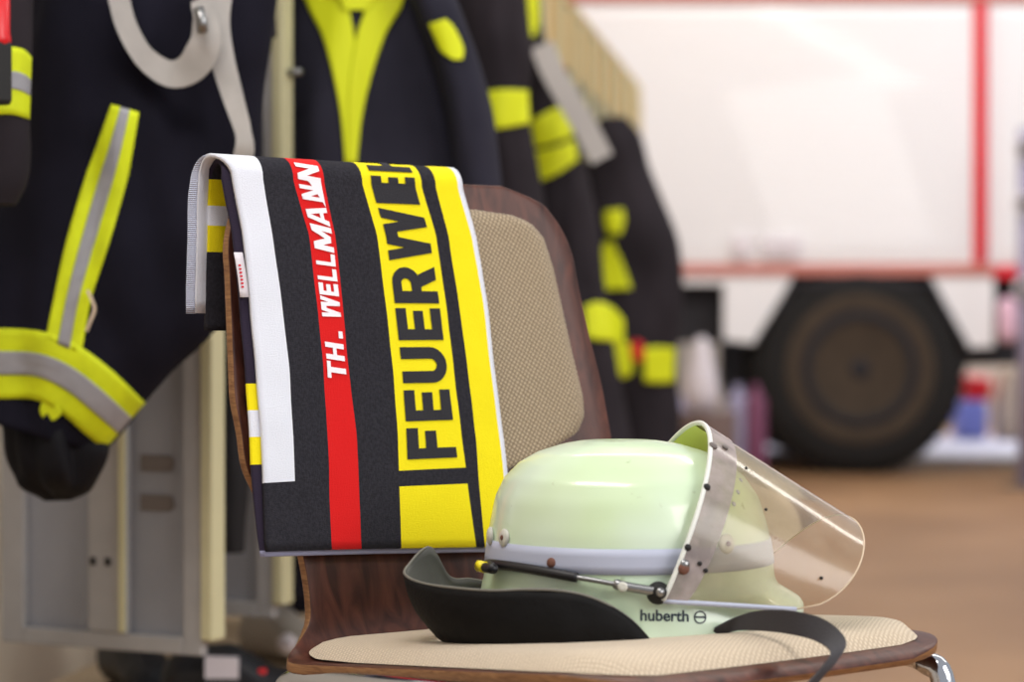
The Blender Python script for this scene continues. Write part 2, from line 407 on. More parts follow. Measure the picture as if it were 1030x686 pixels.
for ln in LINES:
    q = [back_solve(u, v, D_OUT) for u, v in ln]
    q.sort(key=lambda a: a[1]); LW.append(([a[1] for a in q], [a[0] for a in q]))
def wl(i, z):
    zs, ws = LW[i]
    if z > zs[-1]: return ws[-1] + (ws[-1] - ws[-2]) / (zs[-1] - zs[-2]) * (z - zs[-1]) * .7
    return pl(z, zs, ws)
def towel_w(s, z):
    i = max(0, min(int(math.floor(s)), len(LINES) - 2)); return lerp(wl(i, z), wl(i + 1, z), s - i)
ZA = ZTOP - .006                                        # where the arc starts
def tpath(q, off, rad):
    """q<=0: distance below the arc on the front; 0..1 arc; >1: distance (q-1) down the back -> (d, z)"""
    cd = (off + off - 2 * rad) / 2
    if q <= 0: return off, ZA + q
    if q <= 1:
        a = math.pi * q; return cd + rad * math.cos(a), ZA + rad * 1.05 * math.sin(a)
    return None, ZA - (q - 1)
ZB_ = back_solve(350, 554, D_OUT)[1]
def towel_pt(s, q, off, rad, lift=0):
    d, z = tpath(q, off + lift, rad + lift)
    zz = min(z, ZA)
    if q > 0: zz = ZA
    w = towel_w(s, zz if q <= 1 else ZA)
    if off == D_OUT and s < 1 and q > 0: w -= (1 - s) * .014 * sm(0, .6, min(q, 1))
    wr_ = .0016 * noise.noise(V((w * 14, z * 9 if q < 0 else ZA * 9, 1.3))) + .0008 * noise.noise(V((w * 40, z * 30, 4)))
    if q <= 1:
        if z < ZB_ + .075: z += (.006 - .05 * (w - towel_w(0, z))) * sm(ZB_ + .075, ZB_, z)
        p = back_pt(w, ZA if q > 0 else z, d + wr_)
        if q > 0: p.z = z
        return p
    # the back hangs straight down from the end of the arc
    d1 = off + lift - 2 * (rad + lift)
    p = back_pt(w, ZA, d1); p.z = z
    p += NN * (-.006 * math.sin(min(1, (q - 1) / .1)) + wr_ * 2)
    return p
def zrow(u, v): return back_solve(u, v, D_OUT)[1]
R_OUT = .021
zbot = zrow(350, 554); z_w0 = zrow(285, 485); z_box0 = zrow(430, 472); z_sq1 = zrow(440, 487)
tw = empty('towel', back_pt(0, .9, 0), 'dark striped towel with yellow and red lettered bands hung over the chair back', 'towel')
def towel_face():
    ss = []
    for i in range(9):
        n = {0: 6, 1: 8, 2: 5, 3: 8, 4: 1, 5: 8, 6: 3, 7: 5, 8: 1}[i]
        ss += [(i + k / n, i) for k in range(n)]
    ss.append((9, 8))
    rows = set([zbot, z_w0, z_box0, z_sq1])
    k = zbot
    while k < ZA: rows.add(k); k += .008
    rows = [r - ZA for r in sorted(rows) if r <= ZA - .002] + [0]
    rows += [i / 12 for i in range(1, 13)] + [1 + .0122 * i for i in range(1, 11)]
    vs = []; fs = []; mi = []
    n = len(ss)
    for r in rows:
        for s, _ in ss: vs.append(towel_pt(s, r, D_OUT, R_OUT))
    mats = [M['dark_terry'], M['white_terry'], M['red_terry'], M['yellow_terry']]
    for i in range(len(rows) - 1):
        zc = ZA + (rows[i] + rows[i + 1]) / 2 if rows[i] < 0 else 9
        for j in range(n - 1):
            b = ss[j][1]; m = 0
            if b == 0: m = 1 if zc > z_w0 else 0
            elif b == 2: m = 2
            elif b in (4, 5): m = 3 if (zc > z_box0 or zc < z_sq1) else 0
            elif b == 7: m = 3
            elif b == 8: m = 1
            fs.append((i * n + j, i * n + j + 1, (i + 1) * n + j + 1, (i + 1) * n + j)); mi.append(m)
    o = mk('towel_face', vs, fs, mats, tw, True, mi); s = o.modifiers.new('s', 'SOLIDIFY'); s.thickness = .0035; s.offset = -1
    return o
towel_face()
def towel_under():                                      # the folded-under half, showing past the left edge and under the hem
    mats = [M['purple_terry'], M['white_terry'], M['yellow_terry'], M['dark_terry'], M['hem_grey']]
    zy = [zrow(255, v) for v in (468, 440, 413, 386)]
    rows = set([zbot - .005, zbot + .0] + zy); k = zbot
    while k < ZA: rows.add(k); k += .012
    rows = [r - ZA for r in sorted(rows) if r <= ZA - .002] + [0]
    rows += [i / 10 for i in range(1, 11)] + [1 + .006 * i for i in range(1, 24)]
    vs = []; fs = []; mi = []; ss = [-1 + i / 4 * 1 for i in range(4)] + [i * .9 for i in range(0, 10)]
    for r in rows:
        z = min(ZA + r, ZA) if r <= 0 else ZA
        for s in ss:
            s2 = s
            p = towel_pt(max(s2, 0), r, D_IN, R_OUT - .0045)
            if s2 < 0:
                ext = pl(z, [zbot, zbot + .08, zbot + .2, ZA], [.004, .009, .008, .008]) if r <= 0 else pl(r, [0, 1], [.008, .0])
                p = p + TT * (ext * s2) + NN * (-.003 * abs(s2))
            vs.append(p)
    n = len(ss)
    for i in range(len(rows) - 1):
        rc = (rows[i] + rows[i + 1]) / 2
        for j in range(n - 1):
            m = 0 if j < 4 else 3
            if rc < 0:
                z = ZA + rc
                if z < zbot: m = 4
                elif zy[0] < z < zy[3] and j < 6: m = 1 if zy[1] < z < zy[2] else 2
            elif rc > 1:
                q = rc - 1
                m = 2 if q < .026 else 1 if q < .040 else 2 if q < .066 else 3
            fs.append((i * n + j, i * n + j + 1, (i + 1) * n + j + 1, (i + 1) * n + j)); mi.append(m)
    o = mk('folded_layer', vs, fs, mats, tw, True, mi); s = o.modifiers.new('s', 'SOLIDIFY'); s.thickness = .0035; s.offset = -1
    # ribbed hem strip at the back, further out to the left
    vs = []; fs = []
    for i in range(26):
        q = .5 + .5 * i / 8 if i < 9 else 1 + (i - 8) * .0072
        for j in range(5):
            p = towel_pt(0, q, D_OUT, R_OUT, -.001) + TT * (-.007 * j / 4 * min(1, i / 10)) + NN * (-.004 * j / 4)
            vs.append(p)
    for i in range(25):
        for j in range(4): fs.append((i * 5 + j, i * 5 + j + 1, (i + 1) * 5 + j + 1, (i + 1) * 5 + j))
    o = mk('ribbed_hem', vs, fs, M['ribbed'], tw); s = o.modifiers.new('s', 'SOLIDIFY'); s.thickness = .003
    # care label
    vs = []
    for v_ in (254, 262, 272, 282, 292, 299):
        for u_ in (0, 4, 9.5):
            u = 235 + u_ + (v_ - 254) * .14
            w, z = back_solve(u, v_, D_OUT); vs.append(back_pt(w, z, D_OUT - .0002 * u_ + .0010 * math.sin((v_ - 254) / 14)))
    fs = [(i * 3 + j, i * 3 + j + 1, (i + 1) * 3 + j + 1, (i + 1) * 3 + j) for i in range(5) for j in range(2)]
    mi = [1 if k % 2 == 0 and k not in (0,) else 0 for k in range(10)]
    o = mk('care_label', vs, fs, [M['label_white'], M['label_red']], tw, True, [0] * 10); s = o.modifiers.new('s', 'SOLIDIFY'); s.thickness = .0008
    o['label'] = 'small white care label'
    # red marks on the label
    mb = MB()
    for k in range(7):
        v_ = 266 + k * 3.6; u = 236.4 + (v_ - 254) * .14
        a = [back_pt(*back_solve(u + du, v_ + dv, D_OUT - .001), D_OUT + .0012 + .0010 * math.sin((v_ - 254) / 14)) for du, dv in ((0, 0), (0, 2), (2.6, 2), (2.6, 0))]
        mb.add(a, [(0, 1, 2, 3)])
    mb.build('label_print', M['label_red'], o)
def rib():
    m = mat('ribbed', (205, 212, 235), .95); nt = m.node_tree; p = nt.nodes['Principled BSDF']
    tc = nt.nodes.new('ShaderNodeTexCoord'); w = nt.nodes.new('ShaderNodeTexWave'); w.bands_direction = 'Z'; w.inputs['Scale'].default_value = 170
    bp = nt.nodes.new('ShaderNodeBump'); bp.inputs['Strength'].default_value = .7; bp.inputs['Distance'].default_value = .002
    nt.links.new(tc.outputs['Object'], w.inputs['Vector']); nt.links.new(w.outputs['Fac'], bp.inputs['Height']); nt.links.new(bp.outputs['Normal'], p.inputs['Normal'])
    return m
M['ribbed'] = rib(); M['label_red'] = mat('label_red', (200, 30, 50), .8)
towel_under()

# letters, each a polygon outline in a unit cell: x along the reading direction, y up
def rect(x0, y0, x1, y1): return [(x0, y0), (x1, y0), (x1, y1), (x0, y1)]
def arcp(cx, cy, rx, ry, a0, a1, n=10): return [(cx + rx * math.cos(math.radians(lerp(a0, a1, i / n))), cy + ry * math.sin(math.radians(lerp(a0, a1, i / n)))) for i in range(n + 1)]
def band(outer, inner):                                  # quads between two polylines
    return [[outer[i], outer[i + 1], inner[i + 1], inner[i]] for i in range(len(outer) - 1)]
def stroke(x0, y0, x1, y1, w): return [(x0 - w / 2, y0), (x0 + w / 2, y0), (x1 + w / 2, y1), (x1 - w / 2, y1)]
T_ = .22
G = {
 'F': [rect(0, 0, .34, 1), rect(.34, .76, 1, 1), rect(.34, .38, .9, .61)],
 'E': [rect(0, 0, .34, 1), rect(.34, .77, 1, 1), rect(.34, .39, .92, .61), rect(.34, 0, 1, .23)],
 'H': [rect(0, 0, .30, 1), rect(.70, 0, 1, 1), rect(.30, .40, .70, .60)],
 'L': [rect(0, 0, .32, 1), rect(.32, 0, 1, .21)],
 'T': [rect(.34, 0, .66, .8), rect(0, .8, 1, 1)],
 '.': [rect(.0, 0, 1, .22)],
 'U': [rect(0, .34, .33, 1), rect(.67, .34, 1, 1)] + band(arcp(.5, .34, .5, .34, 180, 360, 12), arcp(.5, .34, .17, .12, 180, 360, 12)),
 'R': [rect(0, 0, .33, 1), rect(.33, .80, .55, 1), rect(.33, .36, .55, .58)] + band(arcp(.55, .68, .43, .32, 90, -90, 10), arcp(.55, .69, .12, .11, 90, -90, 10)) + [stroke(.82, 0, .60, .40, .36)],
 'W': [stroke(.25, 0, .09, 1, .19), stroke(.25, 0, .40, 1, .18), stroke(.75, 0, .60, 1, .18), stroke(.75, 0, .91, 1, .19), [(.40, 1), (.60, 1), (.56, .72), (.44, .72)]],
 'M': [rect(0, 0, .22, 1), rect(.78, 0, 1, 1), stroke(.5, .1, .16, 1, .24), stroke(.5, .1, .84, 1, .24)],
 'A': [stroke(.13, 0, .42, 1, .27), stroke(.87, 0, .58, 1, .27), rect(.28, .2, .72, .38)],
 'N': [rect(0, 0, .28, 1), rect(.72, 0, 1, 1), stroke(.84, 0, .16, 1, .32)],
}
def letters(name, spec, s0, s1, ital, mt):
    """spec: (char, q0, q1) with q along the towel; the letter tops point to the towel's left edge"""
    bm = bmesh.new()
    for ch, q0, q1 in spec:
        for poly in G[ch]:
            pp = [(x + ital * (y - .5), y) for x, y in poly]
            f = bm.faces.new([bm.verts.new((lerp(q0, q1, x), lerp(s1, s0, y), 0)) for x, y in pp])
    for k in range(1, 14):
        for no, p in (((0, 1, 0), (0, lerp(s0, s1, k / 14), 0)),):
            bmesh.ops.bisect_plane(bm, geom=bm.verts[:] + bm.edges[:] + bm.faces[:], plane_co=p, plane_no=no)
    q = -.45
    while q < .3:
        step = .008 if q < -.001 else .05
        bmesh.ops.bisect_plane(bm, geom=bm.verts[:] + bm.edges[:] + bm.faces[:], plane_co=(q, 0, 0), plane_no=(1, 0, 0)); q += step
    bm.verts.index_update()
    vs = [towel_pt(v.co.y, v.co.x, D_OUT, R_OUT, .0009) for v in bm.verts]; fs = [tuple(v.index for v in f.verts) for f in bm.faces]
    bm.free()
    return mk(name, vs, fs, mt, tw, False)
def qv(u, v):
    q = zrow(u, v) - ZA
    return q if q <= 0 else math.asin(min(.98, q / (R_OUT * 1.05))) / math.pi
fe = [('F', 461, 430), ('E', 423, 392), ('U', 385, 349), ('E', 342, 310), ('R', 305, 268), ('W', 262, 210), ('E', 205, 178)]
cu = lambda v: pl(v, [190, 237, 300, 370, 440, 480], [396, 411, 418, 426, 433, 436])
hq = qv(cu(173), 173); spec = [(c, qv(cu(a), a), qv(cu(b), b)) for c, a, b in fe] + [('H', hq, hq + .36), ('R', hq + .42, hq + .8)]
letters('lettering', spec, 5.05 , 5.87, 0, M['letter_dark'])
nm = [('T', 381, 364), ('H', 362, 345), ('.', 340, 333), ('W', 320, 299), ('E', 297, 285), ('L', 282, 270), ('L', 267, 255), ('M', 252, 227), ('A', 226, 207), ('N', 202, 187), ('N', 184, 166)]
cn = lambda v: pl(v, [190, 236, 300, 370, 440], [312, 324, 331.5, 338, 345])
letters('name_lettering', [(c, qv(cn(a), a), qv(cn(b), b)) for c, a, b in nm], 2.13, 2.87, .18, M['letter_white'])

# ------------------------------------------------------------------ helmet
PS = math.radians(10)
HF = V((math.cos(PS), math.sin(PS), 0)); HL = V((-math.sin(PS), math.cos(PS), 0))
HC = V((.105, 1.99, .506))
def H(x, y, z): return HC + HF * x + HL * y + ZZ * z
he = empty('fire_helmet', HC, 'pale green fire helmet with raised clear visor lying on the chair seat', 'helmet')
SEC = [(.1735, -.012, -.012), (.1725, -.045, .020), (.1695, -.062, .040), (.163, -.083, .062), (.154, -.099, .081), (.141, -.112, .097), (.124, -.120, .109), (.098, -.125, .117),
       (.072, -.128, .121), (.055, -.130, .123), (.047, -.132, .127), (.040, -.134, .136), (.032, -.136, .146), (.026, -.137, .149), (.018, -.138, .149)]
SZ = [s[0] for s in SEC][::-1]
def hsec(z):
    xb = pl(z, SZ, [s[1] for s in SEC][::-1]); xf = pl(z, SZ, [s[2] for s in SEC][::-1]); return (xb + xf) / 2, (xf - xb) / 2
def hwid(z): return pl(z, [.018, .04, .055, .098, .124, .141, .154, .163, .1695, .1725, .1735], [.123, .119, .116, .112, .103, .093, .078, .064, .044, .028, 0])
def helmet_pt(z, a, off=0):
    xc, hx = hsec(z); b = hwid(z)
    return H(xc + (hx + off) * math.cos(a), (b + off) * math.sin(a), z)
zl = [v.x for v in cr([V((s[0], 0, 0)) for s in SEC], 60)]
NA = 72; vs = []; fs = []
for i, z in enumerate(zl):
    for j in range(NA):
        a = 2 * math.pi * j / NA; zz = z
        if z < .05:                                       # the lower rim: low at the sides and back, lifted at the front peak
            low = .026 * max(0, math.cos(a)) ** 2 + .010 * (1 - max(0, math.cos(a)) ** 2)
            zz = .05 - (.05 - z) / (.05 - .018) * (.05 - low)
        xc, hx = hsec(z); vs.append(H(xc + hx * math.cos(a), hwid(z) * math.sin(a), zz))
top = len(vs) // NA
for i in range(len(zl) - 1):
    for j in range(NA): fs.append((i * NA + j, (i + 1) * NA + j, (i + 1) * NA + (j + 1) % NA, i * NA + (j + 1) % NA))
shell = mk('shell', vs, fs, [M['helmet'], M['helmet_in']], he); fixn(shell)
if shell.data.polygons[NA * 30].normal.dot(V(shell.data.polygons[NA * 30].center) - V((0, 0, .05))) < 0:
    for p in shell.data.polygons: p.flip()
s = shell.modifiers.new('s', 'SOLIDIFY'); s.thickness = .003; s.offset = -1
HB = BVHTree.FromPolygons(vs, fs)
def on_helmet(u, v, off=.0006):
    d = ray(u, v).normalized(); hit = HB.ray_cast(CAM, d)
    if hit[0] is None: return None, None
    n = hit[1]; n = -n if n.dot(d) > 0 else n
    return hit[0] + n * off, n
# reflective band
vs = []; fs = []
for i in range(4):
    for j in range(NA): vs.append(helmet_pt(lerp(.068, .089, i / 3), 2 * math.pi * j / NA, .0008))
for i in range(3):
    for j in range(NA): fs.append((i * NA + j, i * NA + (j + 1) % NA, (i + 1) * NA + (j + 1) % NA, (i + 1) * NA + j))
mk('reflective_band', vs, fs, M['reflex'], he, solid=.0006)
def disc(name, u, v, r, mt, parent=he, th=.003, prof=None):
    p, n = on_helmet(u, v, 0)
    if p is None: return None
    return MB().lathe(p, n, prof or [(r, 0), (r, th * .4), (r * .8, th * .9), (r * .3, th), (0, th)], 24).build(name, mt, parent, True)
for (u, v, r) in ((508, 541, .0078), (730, 547, .0085)):
    d = disc('rivet', u, v, r, M['rivet'])
    p, n = on_helmet(u, v, .003); MB().lathe(p, n, [(r * .28, 0), (r * .28, .0006), (0, .0008)], 12).build('rivet_pin', M['rust'], d)
p = helmet_pt(.092, math.radians(184)); MB().lathe(p, -HF, [(.008, 0), (.008, .002), (.005, .004), (0, .004)], 24).build('rivet', M['rivet'], he, True)
disc('rivet', 555, 566, .0042, M['rust'])
for u, v in ((745, 483), (742, 495), (738, 507)): disc('vent_stud', u, v, .0022, M['reflex'], th=.001)
# printed maker's mark
def proj_text(txt, u, v, size, name):
    cu_ = bpy.data.curves.new('t', 'FONT'); cu_.body = txt; cu_.size = 1; cu_.offset = .022; ob = bpy.data.objects.new('t', cu_); col.objects.link(ob)
    dg = bpy.context.evaluated_depsgraph_get(); me = bpy.data.meshes.new_from_object(ob.evaluated_get(dg))
    bm = bmesh.new(); bm.from_mesh(me); bmesh.ops.triangulate(bm, faces=bm.faces)
    for k in range(1, 24): bmesh.ops.bisect_plane(bm, geom=bm.verts[:] + bm.edges[:] + bm.faces[:], plane_co=(k * .2, 0, 0), plane_no=(1, 0, 0))
    bm.verts.index_update()
    vs = []
    for w in bm.verts:
        p, n = on_helmet(u + w.co.x * size, v - w.co.y * size + w.co.x * size * .02, .0005); vs.append(p or V((0, 0, 0)))
    fs = [tuple(x.index for x in f.verts) for f in bm.faces]; bm.free()
    bpy.data.objects.remove(ob); bpy.data.curves.remove(cu_)
    return mk(name, vs, fs, M['print'], he, False)
proj_text('huberth', 643.5, 624, 15.5, 'maker_lettering')
mb = MB()
rv = []
for i in range(28):
    a = 2 * math.pi * i / 28
    for r in (6.6, 5.3): rv.append(on_helmet(704 + r * .95 * math.cos(a), 621 + r * math.sin(a), .0005)[0])
mb.add(rv, [(2 * i, 2 * i + 1, (2 * i + 3) % 56, (2 * i + 2) % 56) for i in range(28)])
mb.add([on_helmet(u, v, .0005)[0] for u, v in ((698, 619.8), (710, 620), (710, 622), (698, 621.6))], [(0, 1, 2, 3)])
mb.build('maker_emblem', M['print'], he)
# cord, spring rod and clip along the near side
def hug(pts, off): return [(on_helmet(u, v, o)[0] or at(u, v, 1.87)) for (u, v), o in pts]
back_end = H(-.140, -.03, .069)
c1 = hug([((498, 568), .006), ((520, 570), .005), ((550, 575), .005), ((582, 581), .005)], 0)
MB().tube(cr([back_end, H(-.132, -.055, .069)] + c1, 40), .0042, 12).build('rubber_sleeve', M['rubber'], he, True)
MB().tube([back_end + HF * (-.002), back_end, H(-.137, -.042, .069)], .0048, 12).build('sleeve_tip', M['yellow_plastic'], he, True)['label'] = 'yellow sleeve tip'
c2 = hug([((580, 580.5), .005), ((600, 584), .005), ((622, 588), .005)], 0)
MB().tube(cr(c2, 10), .0021, 10).build('spring_rod', M['steel'], he, True)
e = hug([((618, 587), .005), ((630, 590), .006), ((652, 594), .007), ((662, 596), .008)], 0)
cl = MB().tube(cr(e, 12), [.0035, .0045] + [.004] * 10, 10).build('clip', M['steel'], he, True)
p, n = on_helmet(661, 597, 0)
kn = MB().lathe(p, n, [(.009, 0), (.0095, .006), (.0085, .009), (.006, .010), (.0055, .013), (0, .0135)], 20).build('pivot_knob', M['knob'] if 'knob' in M else M['dark'], he, True)
MB().lathe(p + n * .013, n, [(.0038, 0), (.0038, .002), (0, .0025)], 12).build('screw_head', M['steel'], kn, True)
pc = on_helmet(626, 590, .010)
if pc[0]: MB().lathe(pc[0], pc[1], [(.0016, -.001), (.0042, -.001), (.0042, .001), (.0016, .001)], 16).build('clip_ring', M['rivet'], cl, True)
# visor: a curved clear sheet between a rear arch and a front edge, in helmet coordinates
PR = V((-.004, 0, .048)); TR = V((.060, 0, .187)); PF = V((.110, 0, .038)); TF = V((.193, 0, .104))
WR, WF = .127, .120
def visor_pt(th, k):                                     # th -90..90 degrees, k 0 rear .. 1 front
    c, s_ = math.cos(th), math.sin(th)
    r = PR.lerp(TR, abs(c) ** .9); f = PF.lerp(TF, abs(c) ** .48); f.z = lerp(PF.z, TF.z, abs(c))
    q = r.lerp(f, k); return H(q.x, s_ * lerp(WR, WF, k), q.z)
def vgrid(k0, k1, nk, t0=-90, t1=90, nt=60, off=0):
    vs = []; fs = []
    for i in range(nt + 1):
        th = math.radians(lerp(t0, t1, i / nt))
        for j in range(nk + 1):
            p = visor_pt(th, lerp(k0, k1, j / nk))
            if off:
                ctr = H(.05, 0, .03); d = (p - ctr); d = (HL * d.dot(HL) + ZZ * d.dot(ZZ)).normalized(); p = p + d * off
            vs.append(p)
    for i in range(nt):
        for j in range(nk): fs.append((i * (nk + 1) + j, i * (nk + 1) + j + 1, (i + 1) * (nk + 1) + j + 1, (i + 1) * (nk + 1) + j))
    return vs, fs
vs, fs = vgrid(0, 1, 12)
vz = mk('visor', vs, fs, M['visor'], he)
vs, fs = vgrid(0, .17, 3, off=.0015)
mk('visor_strip', vs, fs, M['visor_strip'], vz)
vs, fs = vgrid(.0, .20, 3, 8, 90, off=-.0015)
o = mk('strip_lining', vs, fs, M['visor_in'], vz); o['label'] = 'yellow green inner face of the visor strip'
MB().tube([visor_pt(math.radians(t), 0) for t in range(-90, 91, 3)], .0022, 8).build('visor_rim', M['rim_white'], vz, True)
MB().tube([visor_pt(math.radians(t), 1) for t in range(-90, 91, 3)], .0007, 6).build('visor_edge', M['beige'], vz, True)
MB().tube([visor_pt(math.radians(-90), k / 10) for k in range(0, 11)], .0022, 8).build('visor_bead', M['reflex'], vz, True)
VB = BVHTree.FromPolygons(*vgrid(0, 1, 12))
def on_visor(u, v, off=.002):
    d = ray(u, v).normalized(); h = VB.ray_cast(CAM, d)
    if h[0] is None: return None, None
    n = h[1]; n = -n if n.dot(d) > 0 else n
    return h[0] + n * off, n
for (u, v, r, m_) in ((710, 491, .0032, 'dark'), (688, 568, .0042, 'steel'), (687, 572, .005, 'rust'), (691, 551, .003, 'dark'), (728, 452, .003, 'slot'), (716, 450, .004, 'slot'), (703, 567, .002, 'dark'), (709, 574, .002, 'dark'), (769, 514, .0014, 'dark'), (749, 473, .0014, 'dark'), (825, 582, .0016, 'dark'), (687, 508, .001, 'dark')):
    p, n = on_visor(u, v)
    if p: MB().lathe(p, n, [(r, 0), (r * .9, .001), (r * .4, .0018), (0, .002)], 14).build('strip_rivet' if r > .0025 else 'stain', M[m_], vz, True)
# neck leather
LE = [
    (-.012, -.128, .012, .004), (-.032, -.128, .034, -.001), (-.058, -.127, .050, -.002), (-.085, -.121, .057, -.003), (-.112, -.112, .058, -.003), (-.140, -.098, .056, -.002), (-.167, -.075, .056, 0),
    (-.190, -.045, .057, .004), (-.200, -.010, .060, .010), (-.194, .020, .065, .016), (-.172, .044, .078, .02), (-.152, .062, .050, .01), (-.130, .085, .045, .005), (-.105, .1, .04, .004), (-.07, .11, .04, .004)]
tp = cr([V((a, b, c_)) for a, b, c_, d in LE], 80); bt = cr([V((a * (.93 if a < 0 else 1) + (.012 if a < -.1 else 0), b * .96, d)) for a, b, c_, d in LE], 80)
vs = []; fs = []; NK = 8
for a, b in zip(tp, bt):
    for k in range(NK + 1):
        p = a.lerp(b, k / NK); bulge = .006 * math.sin(math.pi * k / NK)
        q = H(p.x, p.y, p.z); nrm = (HF * p.x + HL * p.y).normalized()
        vs.append(q + nrm * (bulge + .002 * noise.noise(V((p.x * 25, p.y * 25, p.z * 30)))))
for i in range(79):
    for k in range(NK): fs.append((i * (NK + 1) + k, (i + 1) * (NK + 1) + k, (i + 1) * (NK + 1) + k + 1, i * (NK + 1) + k + 1))
o = mk('neck_leather', vs, fs, [M['leather'], M['leather_in']], he)
fixdir = o.data.polygons[30 * NK].normal.dot(-HL)
s = o.modifiers.new('s', 'SOLIDIFY'); s.thickness = .003; s.offset = 0; s.material_offset = 1 if fixdir > 0 else 0
if fixdir < 0:
    for p_ in o.data.polygons: p_.flip()
    s.material_offset = 1
MB().tube([H(p.x, p.y, p.z) for p in tp], .0013, 8).build('leather_edge', M['leather_rim'], o, True)
# chin strap
def ribbon_mesh(name, P, Wv, th, mt, parent):
    n = len(P); vs = []; fs = []
    for face in range(4):
        k = len(vs)
        for i, (p, w) in enumerate(zip(P, Wv)):
            t = (P[min(i + 1, n - 1)] - P[max(i - 1, 0)]).normalized(); h = t.cross(w).normalized() * th / 2
            c = [p - w + h, p + w + h, p + w - h, p - w - h]; vs += [c[face], c[(face + 1) % 4]]
        for i in range(n - 1): fs.append((k + 2 * i, k + 2 * i + 1, k + 2 * i + 3, k + 2 * i + 2))
    return mk(name, vs, fs, mt, parent)
def strap(name, pts, wdir, wid, th, mt, parent, n=50):
    P = cr(pts, n); Wd = cr(wdir, n)
    return ribbon_mesh(name, P, [w.normalized() * wid / 2 for w in Wd], th, mt, parent)
SY = 1.86
pts = [at(714, 640, 1.885), at(738, 628, 1.875), at(762, 624, 1.855), at(795, 626, 1.835), at(825, 634, 1.82), at(843, 650, 1.79), at(834, 668, 1.775), at(815, 690, 1.765), at(802, 715, 1.76)]
wd = [ZZ + NN * .8, ZZ + NN * .8, ZZ + NN * .5, ZZ + NN * .2, ZZ * .8 + TT * .4 , ZZ * .35 + TT, TT + ZZ * .3, TT + ZZ * .3, TT + ZZ * .3]
strap('chin_strap', pts, wd, .019, .0022, M['strap'], he)

# ------------------------------------------------------------------ cloth
def loft(name, secs, mt, parent=None, amp=.010, fs_=(14, 5), N=56, Mm=64, power=1.0, seed=0, capN=True):
    """secs: (uL, vL, uR, vR, y, thickness/2)"""
    L = []; R = []; T = []
    for s_ in secs: L.append(at(s_[0], s_[1], s_[4])); R.append(at(s_[2], s_[3], s_[4])); T.append(V((s_[5], 0, 0)))
    L = cr(L, N); R = cr(R, N); T = cr(T, N); vs = []; fs = []
    dd = V((-.0, 1, 0))
    for i in range(N):
        c = (L[i] + R[i]) / 2; h = (R[i] - L[i]) / 2; hl = h.length
        for j in range(Mm):
            a = 2 * math.pi * j / Mm
            ca, sa = math.cos(a), math.sin(a)
            ca = math.copysign(abs(ca) ** power, ca); sa = math.copysign(abs(sa) ** power, sa)
            o = h * ca + dd * (T[i].x * sa)
            p = c + o; on = o.normalized()
            q = noise.noise(V((p.x * fs_[0] + seed, p.y * fs_[0], p.z * fs_[1]))) + .5 * noise.noise(V((p.x * fs_[0] * 2.3, p.y * 20 + seed, p.z * fs_[1] * 2.2)))
            edge = 1 - .75 * abs(math.cos(a)) ** 3
            vs.append(p + on * (amp * q * edge))
    for i in range(N - 1):
        for j in range(Mm): fs.append((i * Mm + j, i * Mm + (j + 1) % Mm, (i + 1) * Mm + (j + 1) % Mm, (i + 1) * Mm + j))
    fs.append(tuple(range(Mm))); fs.append(tuple((N - 1) * Mm + j for j in reversed(range(Mm))))
    o = mk(name, vs, fs, mt, parent); fixn(o)
    return o, BVHTree.FromPolygons(vs, fs)
def patch(name, le, re, bvh, y, mt, parent, off=.002, nu=10, nv=30, solid=.0015):
    """a sewn-on strip following the cloth: le/re pixel polylines of its two edges"""
    Lp = cr([V((a[0], a[1], 0)) for a in le], nv); Rp = cr([V((a[0], a[1], 0)) for a in re], nv); vs = []; fs = []
    for a, b in zip(Lp, Rp):
        row = []
        for j in range(nu + 1):
            q = a.lerp(b, j / nu); d = ray(q.x, q.y).normalized(); h = bvh.ray_cast(CAM, d)
            row.append(((h[0] - d * off) if h[0] else None, q))
        good = [r[0].y for r in row if r[0]]
        for p, q in row:
            if p is None: p = at(q.x, q.y, (max(good) if good else y))
            vs.append(p)
    for i in range(nv - 1):
        for j in range(nu): fs.append((i * (nu + 1) + j, (i + 1) * (nu + 1) + j, (i + 1) * (nu + 1) + j + 1, i * (nu + 1) + j + 1))
    return mk(name, vs, fs, mt, parent, solid=solid)
def rbetween(le, re, t0, t1):
    a = [(lerp(l[0], r[0], t0), lerp(l[1], r[1], t0)) for l, r in zip(le, re)]; b = [(lerp(l[0], r[0], t1), lerp(l[1], r[1], t1)) for l, r in zip(le, re)]
    return a, b
def triband(le, re, bvh, y, parent, nm='reflective_stripe', cuts=(.33, .62), **k):
    o = patch(nm, le, re, bvh, y, M['hiviz'], parent, .002, **k)
    a, b = rbetween(le, re, *cuts); patch('silver_stripe', a, b, bvh, y, M['silver_tape'], o, .0038, **k)
    return o
# trousers with braces, nearest on the left
Y1 = 2.72
tr = empty('fire_trousers', at(150, 0, Y1), 'dark navy fire trousers with grey braces and yellow silver stripes, hanging at left', 'trousers')
body, bv = loft('trouser_leg', [(40, -230, 270, -230, Y1, .06), (30, -100, 285, -100, Y1, .07), (30, -10, 276, 10, Y1, .07), (27, 60, 266, 90, Y1, .075), (20, 130, 262, 180, Y1, .08), (5, 190, 256, 250, Y1, .085), (-25, 240, 236, 310, Y1, .08), (-50, 290, 190, 360, Y1, .075), (-60, 330, 146, 405, Y1, .07), (-62, 400, 103, 455, Y1, .065)], M['navy'], tr, amp=.024, seed=3)
sle = [(112, 105), (98, 145), (85, 180), (66, 245), (54, 300), (46, 340)]; sre = [(140, 113), (132, 160), (127, 185), (108, 250), (92, 300), (82, 356)]
triband(sle, sre, bv, Y1, tr, cuts=(.34, .66))
